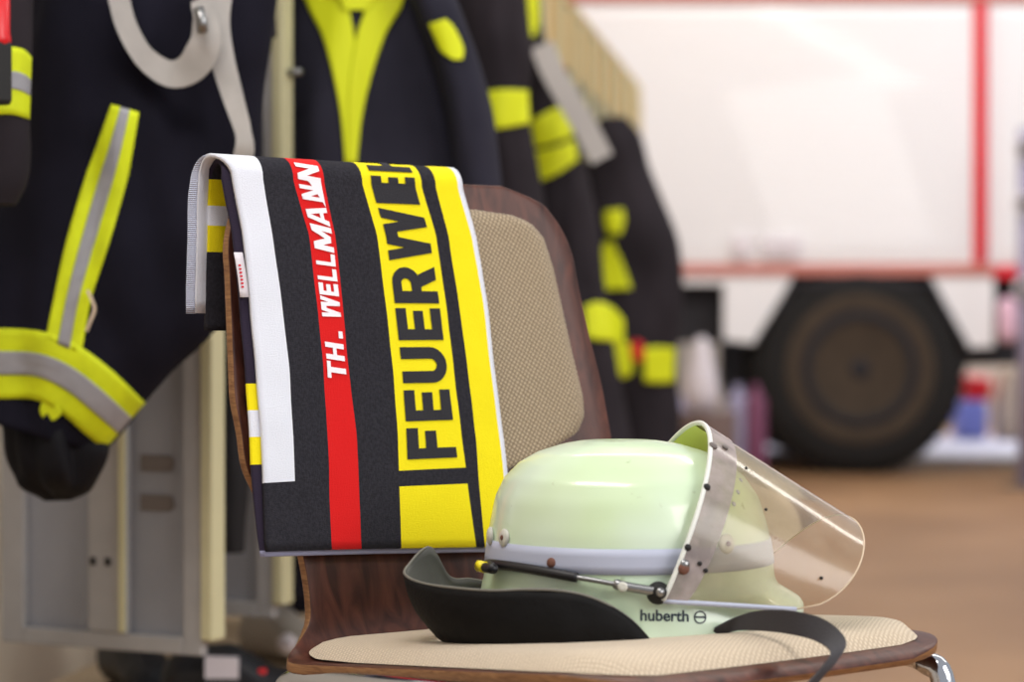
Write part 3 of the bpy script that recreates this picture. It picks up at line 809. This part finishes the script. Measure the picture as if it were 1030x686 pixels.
tle = [(-40, 331), (0, 330), (40, 333), (75, 345), (110, 370), (146, 405)]; tre = [(-40, 400), (0, 401), (35, 402), (62, 416), (85, 436), (105, 452)]
triband(tle, tre, bv, Y1, tr, cuts=(.33, .66))
loft('trouser_lining', [(-4, 395, 108, 440, Y1 - .0, .05), (2, 425, 108, 455, Y1, .06), (8, 455, 102, 476, Y1, .055), (22, 486, 92, 492, Y1, .04), (44, 504, 72, 503, Y1, .01)], M['lining'], tr, amp=.03, fs_=(26, 5), seed=8)
patch('cuff_tab', [(42, 405), (40, 414), (46, 425)], [(58, 408), (62, 416), (56, 422)], BVHTree.FromPolygons([at(0, 380, Y1 - .075), at(120, 380, Y1 - .075), at(120, 520, Y1 - .05), at(0, 520, Y1 - .05)], [(0, 1, 2, 3)]), Y1, M['hiviz'], tr, 0)
def pstrap(name, pts, wid, y, mt, parent, th=.003, side=None):
    P = [at(u, v, yy) for u, v, yy in pts]
    n = 60; P = cr(P, n); Wv = []
    for i, p in enumerate(P):
        t = (P[min(i + 1, n - 1)] - P[max(i - 1, 0)]).normalized(); w = t.cross(V((0, 1, 0))).normalized()
        Wv.append(w * (wid(i / (n - 1)) if callable(wid) else wid) / 2)
    return ribbon_mesh(name, P, Wv, th, mt, parent)
yf = Y1 - .10
pstrap('braces_strap', [(112, -40, yf), (120, 0, yf), (128, 28, yf), (145, 57, yf), (170, 74, yf), (192, 68, yf - .01), (206, 45, yf - .02), (206, 20, yf - .02), (198, 0, yf - .02)], lambda t: pl(t, [0, .35, .5, .7, .85, 1], [.024, .024, .030, .038, .030, .014]), yf, M['braces'], tr)
pstrap('braces_strap', [(222, -20, yf), (218, 20, yf), (224, 60, yf), (235, 100, yf), (244, 130, yf + .0), (246, 150, yf), (240, 175, yf + .01)], lambda t: pl(t, [0, .4, .7, 1], [.032, .026, .018, .026]), yf, M['braces'], tr)
MB().tube([at(200, 8, yf - .03), at(203, 22, yf - .032), at(204, 33, yf - .03)], .006, 10).build('buckle', M['steel'], tr, True)
pstrap('drawstring', [(88, 292, Y1 - .088), (93, 303, Y1 - .09), (95, 312, Y1 - .09), (90, 325, Y1 - .09), (87, 333, Y1 - .088)], .0035, Y1, M['beige'], tr, .002)
# sleeve at the far left edge
Y0 = 2.5
j0 = empty('fire_jacket', at(0, 0, Y0), 'dark fire jacket at the left edge with yellow grey sleeve band beside the red torch', 'jacket', 'fire jackets hung on the locker row')
_, b0 = loft('sleeve', [(-85, -230, 20, -230, Y0, .045), (-75, -90, 32, -90, Y0, .05), (-70, 0, 32, 0, Y0, .05), (-66, 60, 32, 60, Y0, .05), (-62, 118, 29, 118, Y0, .048), (-55, 150, 28, 158, Y0, .045), (-45, 185, 24, 185, Y0, .04), (-30, 206, 14, 206, Y0, .03)], M['charcoal'], j0, amp=.01)
triband([(-40, 47), (-10, 46), (12, 47), (24, 50), (31.5, 58)], [(-40, 118), (-10, 116), (10, 115), (20, 117), (29.5, 120)], b0, Y0, j0, cuts=(.36, .62))
tor = empty('torch', at(0, 48, Y0 - .09), 'red hand torch in a black holder at the top left edge', 'torch')
MB().lathe(at(-2, 105, Y0 - .09), ZZ, [(.0, 0), (.014, 0), (.016, .004), (.016, .062), (.0145, .065), (.0, .065)], 6).build('holder', M['dark'], tor, bevel=.001)
MB().lathe(at(-3, 49, Y0 - .09), ZZ, [(.0, 0), (.0145, 0), (.0145, .012), (.0135, .016), (.0135, .14), (.0, .14)], 20).build('torch_body', M['red'], tor, True)
# dark flap behind the braces
j9 = empty('fire_jacket', at(255, 0, 2.98), 'short dark grey sleeve end hanging behind the grey braces', 'jacket', 'fire jackets hung on the locker row')
loft('sleeve', [(215, -90, 262, -90, 2.98, .03), (228, -20, 272, -20, 2.98, .032), (236, 10, 277, 18, 2.98, .032), (244, 40, 278, 36, 2.98, .03)], M['charcoal'], j9, amp=.004)
loft('cuff_lining', [(244, 36, 275, 36, 2.985, .026), (248, 50, 272, 52, 2.985, .024), (252, 60, 268, 60, 2.985, .012)], M['black_cloth'], j9, amp=.003)
# jackets further along the row
GJ = 'fire jackets hung on the locker row'
Y2 = 3.40
j2 = empty('fire_jacket', at(380, 0, Y2), 'navy fire jacket with broad yellow Y shaped stripe just above the towel', 'jacket', GJ)
_, b2 = loft('jacket_body', [(288, -110, 445, -110, Y2, .08), (284, 0, 455, 0, Y2, .09), (284, 120, 480, 120, Y2, .1), (286, 260, 500, 260, Y2, .1), (286, 400, 506, 400, Y2, .1), (288, 520, 500, 520, Y2, .09), (290, 600, 470, 600, Y2, .06)], M['navy2'], j2, amp=.036, fs_=(9, 2.2), power=.85, seed=5)
patch('yellow_stripe', [(301, -14), (312, 12), (324, 36), (335, 75), (343, 118), (347, 165)], [(352, -14), (352, 12), (356, 34), (361, 75), (359, 118), (358, 165)], b2, Y2, M['hiviz_soft'], j2, .004)
patch('yellow_stripe', [(366, -14), (366, 12), (359, 34), (352, 75), (350, 118), (350, 165)], [(409, -14), (403, 8), (388, 34), (374, 75), (364, 118), (359, 165)], b2, Y2, M['hiviz_soft'], j2, .0065)
patch('yellow_stripe', [(330, -14), (335, -6), (342, 2), (346, 10)], [(390, -14), (385, -6), (376, 2), (370, 10)], b2, Y2, M['hiviz_soft'], j2, .009)
_, b2s = loft('sleeve', [(396, -110, 448, -110, Y2 - .08, .05), (404, -30, 452, -30, Y2 - .09, .05), (420, 20, 468, 20, Y2 - .1, .05), (438, 80, 484, 70, Y2 - .1, .05), (452, 140, 498, 130, Y2 - .1, .05), (462, 230, 508, 230, Y2 - .1, .05), (466, 330, 508, 330, Y2 - .1, .04)], M['navy2'], j2, amp=.012)
patch('sleeve_band', [(431, 24), (437, 38), (444, 52), (456, 60)], [(448, 19), (457, 28), (466, 48), (465, 60)], b2s, Y2 - .1, M['hiviz_soft'], j2, .004)
Y3 = 4.4
j3 = empty('fire_jacket', at(500, 0, Y3), 'dark fire jacket with one broad yellow sleeve band above the chair back', 'jacket', GJ)
_, b3 = loft('sleeve', [(436, -110, 525, -110, Y3, .06), (446, 0, 530, 0, Y3, .06), (462, 60, 536, 60, Y3, .06), (472, 110, 532, 110, Y3, .06), (478, 190, 545, 190, Y3, .06), (480, 320, 560, 320, Y3, .06), (490, 520, 570, 520, Y3, .06), (500, 600, 560, 600, Y3, .03)], M['charcoal'], j3, amp=.014)
patch('sleeve_band', [(473, 96), (488, 92), (508, 90), (531, 91)], [(478, 130), (494, 130), (512, 128), (533, 124)], b3, Y3, M['hiviz_soft'], j3, .005)
Y4 = 5.2
j4 = empty('fire_jacket', at(545, 0, Y4), 'dark fire jacket with double yellow band, half behind the chair back top corner', 'jacket', GJ)
_, b4 = loft('jacket_body', [(500, -110, 538, -110, Y4, .06), (508, -20, 544, -20, Y4, .06), (512, 40, 548, 40, Y4, .07), (520, 80, 562, 80, Y4, .07), (524, 150, 584, 150, Y4, .08), (524, 220, 600, 220, Y4, .09), (530, 340, 616, 340, Y4, .1), (545, 480, 640, 480, Y4, .1), (550, 600, 640, 600, Y4, .08)], M['charcoal'], j4, amp=.02)
patch('shoulder_patch', [(510, -14), (513, 8), (520, 26), (530, 38)], [(543, -14), (542, 5), (542, 22), (538, 36)], b4, Y4, M['hiviz_soft'], j4, .006)
patch('sleeve_band', [(531, 123), (542, 117), (556, 110), (568, 106)], [(532, 149), (545, 147), (562, 142), (577, 137)], b4, Y4, M['hiviz_soft'], j4, .006)
patch('sleeve_band', [(531, 152), (545, 151), (562, 147), (578, 141)], [(527, 188), (542, 183), (562, 174), (581, 161)], b4, Y4, M['hiviz_soft'], j4, .006)
pstrap('hanging_strap', [(545, 45, 5.1), (556, 72, 5.1), (572, 100, 5.1), (590, 130, 5.1), (606, 160, 5.1)], .052, 5.1, M['strap_grey'], j4, .006)
patch('hem_band', [(588, 308), (600, 304), (615, 308), (628, 322)], [(590, 340), (602, 342), (618, 344), (628, 352)], b4, Y4, M['hiviz_soft'], j4, .01)
Y5 = 6.6
j5 = empty('fire_jacket', at(635, 200, Y5), 'farthest dark fire jacket, its shoulder outlined against the white truck', 'jacket', GJ)
_, b5 = loft('jacket_body', [(604, 119, 630, 118, Y5, .05), (596, 136, 645, 136, Y5, .09), (588, 165, 654, 165, Y5, .11), (584, 200, 667, 200, Y5, .12), (584, 245, 683, 245, Y5, .13), (584, 300, 686, 300, Y5, .13), (588, 370, 680, 360, Y5, .13), (596, 420, 684, 420, Y5, .12), (600, 500, 684, 500, Y5, .11), (604, 560, 670, 560, Y5, .08)], M['charcoal'], j5, amp=.03, fs_=(7, 3))
patch('small_badge', [(608, 212), (608, 222), (611, 234)], [(626, 210), (628, 222), (624, 236)], b5, Y5, M['badge_dim'] if 'badge_dim' in M else M['hiviz_soft'], j5, .01)
patch('yellow_patch', [(608, 243), (602, 265), (597, 292)], [(616, 243), (626, 265), (635, 290)], b5, Y5, M['hiviz_soft'], j5, .012)
patch('hem_band', [(612, 345), (622, 344), (638, 346)], [(618, 378), (628, 380), (636, 376)], b5, Y5, M['hiviz_soft'], j5, .012)
patch('hem_band', [(648, 350), (662, 349), (679, 350)], [(648, 384), (662, 385), (678, 384)], b5, Y5, M['hiviz_soft'], j5, .012)
patch('red_tag', [(634, 346), (640, 342), (648, 346)], [(636, 362), (642, 364), (648, 362)], b5, Y5, M['red'], j5, .014)
# dark clothes in the bays behind the chair back
j6 = empty('fire_jacket', at(245, 400, 3.12), 'black garment in the narrow gap left of the towel, above the boots', 'jacket', GJ)
loft('jacket_body', [(214, 60, 262, 60, 3.14, .03), (214, 200, 266, 200, 3.14, .035), (216, 350, 264, 350, 3.14, .035), (218, 500, 250, 500, 3.14, .035), (222, 555, 246, 555, 3.14, .02)], M['black_cloth'], j6, amp=.01)
j7 = empty('fire_trousers', at(292, 600, 3.45), 'navy trouser leg hanging low behind the left side of the chair', 'trousers')
loft('trouser_leg', [(266, 470, 345, 470, 3.9, .05), (268, 560, 340, 560, 3.9, .05), (272, 600, 330, 600, 3.9, .045), (280, 615, 325, 615, 3.9, .03)], M['navy'], j7, amp=.008)

# ------------------------------------------------------------------ locker row
RD = V((.139, 1, 0)).normalized(); RNn = V((RD.y, -RD.x, 0))      # along the row, out of the row
S0 = V((-.386, 2.9, 0))
pd = (at(5, 645, 3.03) - at(205, 660, 2.9)); pd.z = 0; pd.normalize()   # direction of the partition, front to back
pn = V((-pd.y, pd.x, 0)); pn = -pn if pn.y > 0 else pn
ZL0, ZL1 = .36, 1.74
def locker():
    base = S0 + ZZ * ZL0
    c = empty('locker', base)
    W = .31
    ax = (pd, pn, ZZ)
    def bx(mb, a0, a1, z0, z1, d0, d1, m=0):
        cc = S0 + pd * ((a0 + a1) / 2) + ZZ * ((z0 + z1) / 2) + pn * ((d0 + d1) / 2)
        return mb.box(cc, abs(a1 - a0) / 2, abs(d1 - d0) / 2, (z1 - z0) / 2, m, ax)
    bx(MB(), .0, W, ZL0, ZL1, -.002, .0).build('side_panel', M['locker'], c)
    f = MB(); bx(f, 0, .028, ZL0, ZL1, 0, .012); bx(f, W - .035, W, ZL0, ZL1, 0, .012); bx(f, .028, W - .035, ZL0, ZL0 + .022, 0, .0125); bx(f, .028, W - .035, ZL1 - .022, ZL1, 0, .0125)
    f.build('panel_frame', M['locker_frame'], c, bevel=.002)
    st = MB(); bx(st, .113, .172, ZL0 + .022, ZL1 - .022, 0, .014); st.build('stiffener', M['locker_frame'], c, bevel=.003)
    e = MB(); bx(e, .112, .122, ZL0 + .024, ZL1 - .024, .014, .018); e.build('stiffener_edge', M['post'], c, bevel=.001)
    for zc in (.78 - (466 - 325) / FPX * 2.93, .78 - (506 - 325) / FPX * 2.93):
        pts = []
        for a in range(0, 181, 20): pts.append((.048 + .008 * 1 - .0 - .008 * math.sin(math.radians(a)), .0105 * math.cos(math.radians(a))))
        poly = [S0 + pd * a + ZZ * (zc + z) + pn * .0008 for a, z in [(x, z) for x, z in pts] + [(.098, -.0105), (.098, .0105)]]
        MB().prism(poly, pn * .0012).build('vent_slot', M['slot'], c)
    for u in (.140, .163):
        cc = S0 + pd * u + ZZ * (.78 - (565 - 325) / FPX * 2.95) + pn * .0145
        MB().box(cc, .004, .001, .005, 0, ax).build('square_hole', M['dark'], c)
    # front post
    p = MB(); cc = S0 - pd * .009 + ZZ * ((ZL0 + .02 + ZL1) / 2); p.box(cc, .009, .016, (ZL1 - ZL0 - .02) / 2, 0, ax); p.build('front_post', M['post'], c, bevel=.003)
    # roof shelf and rail of the bay
    r = MB(); r.prism([S0 + ZZ * ZL1 + RD * a + pd * b_ for a, b_ in ((.001, 0), (.372, 0), (.372, .3), (.001, .3))], ZZ * .02); fixme = 1; r.build('top_shelf', M['locker_yellow'], c, bevel=.002)
    r = MB(); cc = S0 + RD * .185 - RNn * .005 + ZZ * (ZL1 - .11); r.box(cc, .165, .006, .09, 0, (RD, RNn, ZZ)); r.build('name_board', M['locker_yellow'], c, bevel=.002)
    h = at(300, 72, 3.25); h0 = S0 + RD * 0 + ZZ * h.z
    MB().tube([h0 - pd * .012, h0 - pd * .04], .0055, 10).build('coat_hook', M['steel'], c, True)
    return c
lk = locker(); GL = 'grey lockers of the coat row'
lab = {0: 'grey sheet metal locker side with slots and beige front post, below the hanging trousers', 1: 'locker with upright beige post just above the left end of the towel'}
for i in range(0, 18):
    if i == 0: c = lk
    else:
        c = lk.copy(); col.objects.link(c)
        for ch in lk.children: d = ch.copy(); col.objects.link(d); d.parent = c
        c.location = lk.location + RD * (.374 * i)
    c['category'] = 'locker'; c['group'] = GL
    c['label'] = lab.get(i, 'one of the blurred beige topped lockers receding behind the hanging jackets')
# shoe bench under the lockers
b = MB(); L = 6.6
b.box(S0 + RD * (L / 2 - .5) - RNn * .17 + ZZ * .235, L / 2, .19, .015, 0, (RD, RNn, ZZ)); 
bench = empty('bench', S0 + RD * 2, 'low brown wooden shoe bench under the locker row', 'bench')
b.build('bench_top', M['bench'], bench, bevel=.004)
for k in range(5):
    MB().box(S0 + RD * (-.3 + k * 1.5) - RNn * .17 + ZZ * .11, .02, .16, .11, 0, (RD, RNn, ZZ)).build('bench_support', M['bench'], bench)
# boots and bits on the bench
def boot(name, loc, h, ln, rot, mt, label, cat='boot', band=None):
    c = empty(name, loc, label, cat)
    d = V((math.cos(rot), math.sin(rot), 0)); s_ = V((-d.y, d.x, 0)); loc = V(loc)
    secs = [(0, .0, .045, .032), (.02, .0, .047, .034), (.05, 0, .046, .034), (h * .7, -.01, .045, .036), (h, -.012, .048, .04)]
    # foot: rings along d
    vs = []; fs = []; n = 20; K = 14
    for i in range(n):
        t = i / (n - 1); x = lerp(-.06, ln - .06, t); hh = pl(t, [0, .1, .45, .7, .9, 1], [.06, .085, .09, .06, .05, .02]); w = pl(t, [0, .1, .5, .8, .95, 1], [.02, .034, .036, .042, .034, .01])
        for j in range(K):
            a = 2 * math.pi * j / K; vs.append(loc + d * x + s_ * (w * math.cos(a)) + ZZ * (max(.002, hh * (.5 + .5 * math.sin(a)))))
    for i in range(n - 1):
        for j in range(K): fs.append((i * K + j, i * K + (j + 1) % K, (i + 1) * K + (j + 1) % K, (i + 1) * K + j))
    fs += [tuple(range(K)), tuple((n - 1) * K + j for j in reversed(range(K)))]
    fixn(mk('foot', vs, fs, mt, c))
    if h > .1:
        MB().tube([loc + ZZ * .05 - d * .015, loc + ZZ * (h * .6) - d * .018, loc + ZZ * h - d * .02], [.043, .044, .05], 20).build('shaft', mt, c, True)
    return c
bz = .25
def onb(u, y): p = at(u, 400, y); return (p.x, y, bz)
bt_ = boot('work_boot', onb(208, 3.16), .05, .215, math.radians(-8), M['boot'], 'black boot with white label lying below the grey locker side panel')
vs = [at(u, v, 3.115) for u, v in ((206, 661), (239, 662), (240, 683), (206, 683))]
mk('white_label', [p for p in vs] + [p + V((0, .012, 0)) for p in vs], [(3, 2, 1, 0), (4, 5, 6, 7), (0, 1, 5, 4), (1, 2, 6, 5), (2, 3, 7, 6), (3, 0, 4, 7)], M['label_white'], bt_, False)
MB().box(at(264, 681, 3.13), .006, .01, .012).build('pull_loop', M['red'], bt_, bevel=.003)
boot('work_boot', onb(128, 3.34), .05, .2, math.radians(-60), M['boot'], 'black boot half hidden at the bottom edge left of the white labelled boot')
sh_ = boot('shoe', onb(275, 3.62), .05, .17, math.radians(-40), M['concrete_shoe'], 'small pale grey shoe with white toe beside the chair neck', 'shoe')
MB().lathe(at(289, 648, 3.5), V((0, 1, 0)), [(0, -.016), (.012, -.012), (.016, 0), (.012, .012), (0, .016)], 16).build('toe_cap', M['label_white'], sh_, True)

# ------------------------------------------------------------------ truck
YT = 11.8
def T(u, v, dy=0): return at(u, v, YT) + V((0, dy, 0))
tk = empty('truck', V((at(865, 0, YT).x, YT + 1, 0)), 'white fire truck side with red stripe and big rear wheel, out of focus', 'truck')
zb_ = T(0, 268).z; x0 = -2.6; x1 = 6.6
ztop = T(0, 2).z
MB().bb((x0, YT, zb_), (x1, YT + 2.4, ztop)).build('body', M['truck_white'], tk, bevel=.02)
# lockers of the truck side: raised shutter panels with fine slats
def panel(u0, u1):
    mb = MB(); z = zb_ + .06; xa = at(u0, 0, YT).x; xb = at(u1, 0, YT).x
    while z < ztop - .1:
        mb.bb((xa, YT - .012, z), (xb, YT, z + .072)); z += .078
    mb.build('roller_shutter', M['truck_white'], tk, bevel=.008)
panel(560, 972); panel(1002, 1200)
MB().bb((x0, YT - .02, zb_ - .045), (at(1000, 0, YT).x, YT + .02, zb_ + .012)).build('lower_trim', M['truck_line'], tk, bevel=.004)
MB().bb((at(1000, 0, YT).x, YT - .02, zb_ - .06), (x1, YT + .02, zb_ + .0)).build('lower_trim', M['truck_red'], tk, bevel=.004)
MB().bb((x0, YT - .04, ztop), (x1, YT + 2.4, ztop + .09)).build('roof_edge', M['truck_line'], tk, bevel=.01)
s1 = MB().bb((at(979, 0, YT).x, YT - .02, zb_), (at(991, 0, YT).x, YT, ztop)).build('red_stripe', M['truck_red'], tk, bevel=.004)
# skirt with the cut for the wheel
def sk(pts, name, m_, dy=0, th=.04):
    return fixn(MB().prism([T(u, v, dy) for u, v in pts], V((0, th, 0))).build(name, M[m_], tk, bevel=.004))
sk([(728, 277), (798, 277), (762, 346), (728, 342)], 'skirt_panel', 'truck_white')
sk([(640, 277), (728, 277), (728, 286), (640, 286)], 'skirt_panel', 'truck_white')
sk([(936, 277), (1000, 277), (1000, 349), (972, 350)], 'skirt_panel', 'truck_white')
MB().bb((x0, YT + .12, T(0, 345).z), (T(764, 0).x, YT + 2.3, zb_)).build('underbody', M['truck_dark'], tk)
MB().bb((T(968, 0).x, YT + .12, T(0, 368).z), (x1, YT + 2.3, zb_)).build('underbody', M['truck_dark'], tk)
ar = MB().bb((T(764, 0).x, YT + .75, T(0, 400).z), (T(968, 0).x, YT + 2.3, zb_)).build('wheel_well', M['truck_dark'], tk)
MB().bb((T(764, 0).x, YT + .1, zb_ - .1), (T(968, 0).x, YT + .8, zb_ - .02)).build('wheel_well', M['truck_dark'], tk)
# arch lip
mb = MB().tube([T(u, v, -.01) for u, v in ((762, 346), (797, 287), (937, 287), (971, 350))], .022, 8); mb.build('arch_lip', M['truck_dark'], tk, True)
def wheel(xc, zc, r, y, w, parent):
    k = r / .525
    wh = MB().lathe((xc, y, zc), V((0, 1, 0)), [(.24 * k, .02), (.30 * k, .0), (.40 * k, -.012), (.47 * k, 0), (.505 * k, .03), (.525 * k, .07), (.525 * k, w - .05), (.49 * k, w), (.26 * k, w), (.24 * k, .02)], 64).build('tyre', M['tyre'], parent, True)
    # tread blocks
    tb = MB()
    for i in range(48):
        a = 2 * math.pi * i / 48; d = V((math.cos(a), 0, math.sin(a))); t = V((-d.z, 0, d.x))
        tb.box(V((xc, y + w * .45, zc)) + d * (.524 * k), .008, w * .33, .022, 0, (d, V((0, 1, 0)), t))
    tb.build('tread', M['tyre'], wh)
    MB().lathe((xc, y - .003, zc), V((0, 1, 0)), [(.29 * k, .004), (.32 * k, -.010), (.365 * k, -.012), (.385 * k, .006), (.29 * k, .01)], 64).build('sidewall', M['tyre_side'], wh, True)
    rm = MB().lathe((xc, y, zc), V((0, 1, 0)), [(.26 * k, .02), (.25 * k, -.005), (.235 * k, -.008), (.225 * k, .03), (.20 * k, .09), (.12 * k, .10), (.10 * k, .07), (.085 * k, .02), (.07 * k, .01), (0, .01)], 48).build('rim', M['rim'], wh, True)
    MB().lathe((xc, y - .006, zc), V((0, 1, 0)), [(.235 * k, .01), (.24 * k, 0), (.285 * k, 0), (.29 * k, .012), (.235 * k, .02)], 48).build('bead_ring', M['truck_dark'], wh, True)
    for i in range(10):
        a = 2 * math.pi * i / 10
        MB().lathe((xc + .16 * k * math.cos(a), y + .092, zc + .16 * k * math.sin(a)), V((0, -1, 0)), [(.014, 0), (.014, .02), (0, .022)], 6).build('wheel_nut', M['truck_dark'], rm)
    MB().lathe((xc, y - .002, zc), V((0, 1, 0)), [(0, 0), (.045 * k, 0), (.06 * k, .012)], 24).build('hub_cap', M['truck_dark'], rm, True)
cz = T(865, 378).z
wheel(T(865, 0).x, .545, .545, YT - .02, .34, tk)
wheel(T(865, 0).x, .525, .525, YT + 1.9, .34, tk)
wheel(T(865, 0).x + 3.6, .525, .525, YT + .06, .34, tk); wheel(T(865, 0).x + 3.6, .525, .525, YT + 1.9, .34, tk)
wheel(T(865, 0).x - 3.2, .525, .525, YT + .06, .34, tk); wheel(T(865, 0).x - 3.2, .525, .525, YT + 1.9, .34, tk)
MB().tube([(T(865, 0).x, YT + .3, .525), (T(865, 0).x, YT + 2.0, .525)], .09, 14).build('axle', M['truck_dark'], tk, True)
MB().lathe(T(1012, 322, -.03), ZZ, [(0, -.12), (.035, -.11), (.05, -.07), (.05, .07), (.035, .11), (0, .12)], 20).build('marker_lamp', M['lamp_pink'], tk, True)
MB().tube([T(990, 262, -.04), T(990, 240, -.04), T(990, 30, -.04), T(990, 5, -.04)], .010, 10).build('grab_rail', M['rail'] if 'rail' in M else M['truck_red'], tk, True)
for i, u in enumerate((745, 775, 795)):
    MB().box(T(u, 248, -.025), .05, .014, .05).build('hatch_label', M['label_white'], tk, bevel=.006)

# ------------------------------------------------------------------ blurred equipment under and beyond the truck
def lathe_thing(name, u, vb, y, prof, m_, label, cat, extra=None):
    p = at(u, 400, y); o = MB().lathe((p.x, y, 0), ZZ, prof, 24).build(name, M[m_], None, True); tag(o, label, cat); return o
lathe_thing('waste_bin', 712, 470, 10.6, [(0, 0), (.11, 0), (.12, .02), (.135, .36), (.14, .37), (.0, .37)], 'bin_grey', 'grey waste bin beyond the visor, left of the truck wheel', 'bin')
p = at(712, 400, 10.6)
o = MB().lathe((p.x - .03, 10.6, .372), ZZ, [(0, 0), (.07, .01), (.085, .08), (.07, .18), (.045, .26), (.03, .33), (0, .35)], 16).build('plastic_bag', M['bag_white'], None, True); tag(o, 'whitish bag sticking up out of the grey waste bin', 'bag')
for (u, w, h, m_, y, lb, nm_, ct) in ((686, .075, .42, 'lilac', 11.0, 'pale lilac canister left of the grey waste bin', 'canister', 'canister'), (742, .055, .46, 'lilac', 11.1, 'lilac canister right of the grey waste bin', 'canister', 'canister'), (760, .05, .47, 'magenta', 10.9, 'slim magenta canister just left of the truck wheel', 'canister', 'canister')):
    lathe_thing(nm_, u, 0, y, [(0, 0), (w, 0), (w, .01), (w, h - .06), (w * .7, h - .03), (w * .4, h - .02), (w * .4, h + .02), (0, h + .02)], m_, lb, ct)
YB = 15.3
def bxt(u0, u1, v0, y, dpt, m_, name, label, cat, z0=0):
    a = at(u0, v0, y); b = at(u1, v0, y)
    o = MB().bb((a.x, y, z0), (b.x, y + dpt, a.z)).build(name, M[m_], None, bevel=.03); tag(o, label, cat); return o
bxt(966, 994, 403, YB, .3, 'blue', 'crate', 'pale blue crate standing behind the truck wheel on the pale floor', 'crate')
zc_ = at(0, 403, YB).z + .002
bxt(972, 998, 378, YB + .02, .26, 'red', 'crate', 'red crate on top of the pale blue crate behind the wheel', 'crate', zc_)
a = at(1024, 400, YB); bag = MB().lathe((a.x, YB + .1, 0), ZZ, [(0, 0), (.13, .005), (.15, .08), (.14, .3), (.11, .44), (.06, .5), (0, .52)], 24).build('sack', M['beige'], None, True); tag(bag, 'cream coloured sack standing on the pale floor at right edge', 'sack')
# upright beside the truck at the right edge
a = at(1033, 400, 10.9)
pg = empty('equipment_post', (a.x, 10.9, 0), 'pale lilac upright post cut off by the right edge of the photo', 'post')
MB().tube([(a.x, 10.9, 0.012), (a.x, 10.9, at(0, 130, 10.9).z)], .045, 16).build('post', M['lilac'], pg, True)
MB().lathe((a.x, 10.9, 0), ZZ, [(0, 0), (.12, 0), (.12, .012), (0, .014)], 24).build('foot_plate', M['steel'], pg)
for v_ in (150, 205, 290): MB().lathe(at(1030, v_, 10.84), V((0, -1, 0)), [(.035, 0), (.05, .0), (.05, .02), (.035, .02), (.035, 0)], 20).build('coupling_ring', M['label_white'], pg, True)

# ------------------------------------------------------------------ setting
def st(name, a, b, m_):
    o = MB().bb(a, b).build(name, M[m_]); o['kind'] = 'structure'; return o
zt_ = at(0, 478, YT).z
o = st('floor', (-4, -1.5, -.1), (9, 20, 0), 'floor')
o = st('daylit_strip_1', (-4, 13.3, .001), (9, 15.9, .004), 'floor_daylit')  # pale strip on the floor; daylight falling there is put into its colour
mb = MB(); mb.box(S0 + RD * 3.5 - RNn * .62 + ZZ * 1.7, 7.2, .05, 1.7, 0, (RD, RNn, ZZ)); o = mb.build('wall_left', M['wall']); o['kind'] = 'structure'
st('wall_back', (-4, 17, 0), (9, 17.1, 3.4), 'wall')

# ------------------------------------------------------------------ light
w = bpy.data.worlds.new('world'); bpy.context.scene.world = w; w.use_nodes = True
w.node_tree.nodes['Background'].inputs[0].default_value = (.93, .95, 1, 1); w.node_tree.nodes['Background'].inputs[1].default_value = .5
def area(name, loc, aim, sx, sy, power, colr):
    l = bpy.data.lights.new(name, 'AREA'); l.shape = 'RECTANGLE'; l.size = sx; l.size_y = sy; l.energy = power; l.color = colr
    o = bpy.data.objects.new(name, l); col.objects.link(o); o.location = loc
    o.rotation_euler = (V(aim) - V(loc)).to_track_quat('-Z', 'Y').to_euler(); return o
area('gate_daylight', (3.2, .2, 2.4), (.1, 2.2, .6), 2.4, 1.8, 95, (1, .98, .96))
area('ceiling_light', (-.4, 1.2, 3.1), (0, 2.3, .6), 1.6, .5, 42, (1, .96, .92))
area('ceiling_light', (.2, 8.6, 4.0), (1.0, 11.8, 1.2), 2.2, .8, 85, (1, .88, .74))
area('ceiling_light', (4.2, 8.6, 4.0), (3.4, 11.8, 1.2), 2.2, .8, 110, (.92, .94, 1))
area('ceiling_light', (1.2, 5.0, 3.8), (-.2, 5.5, .5), .6, 5, 90, (1, .95, .88))
area('rear_gate_daylight', (4.5, 16.6, 2.2), (3.5, 13.5, 0), 3, 1.5, 200, (.92, .93, 1))
# ------------------------------------------------------------------ camera
cd = bpy.data.cameras.new('camera'); co = bpy.data.objects.new('camera', cd); col.objects.link(co)
co.location = CAM; co.rotation_euler = (math.pi / 2 - PH, 0, 0); cd.sensor_width = 36; cd.lens = FPX / 1030 * 36
cd.clip_start = .05; cd.dof.use_dof = True; cd.dof.focus_distance = 2.03; cd.dof.aperture_fstop = cd.lens / 1000 / .020
bpy.context.scene.camera = co
sc = bpy.context.scene
sc.view_settings.view_transform = 'Standard'; sc.view_settings.look = 'None'; sc.view_settings.gamma = 1; sc.view_settings.exposure = 0
sc.view_settings.use_curve_mapping = False
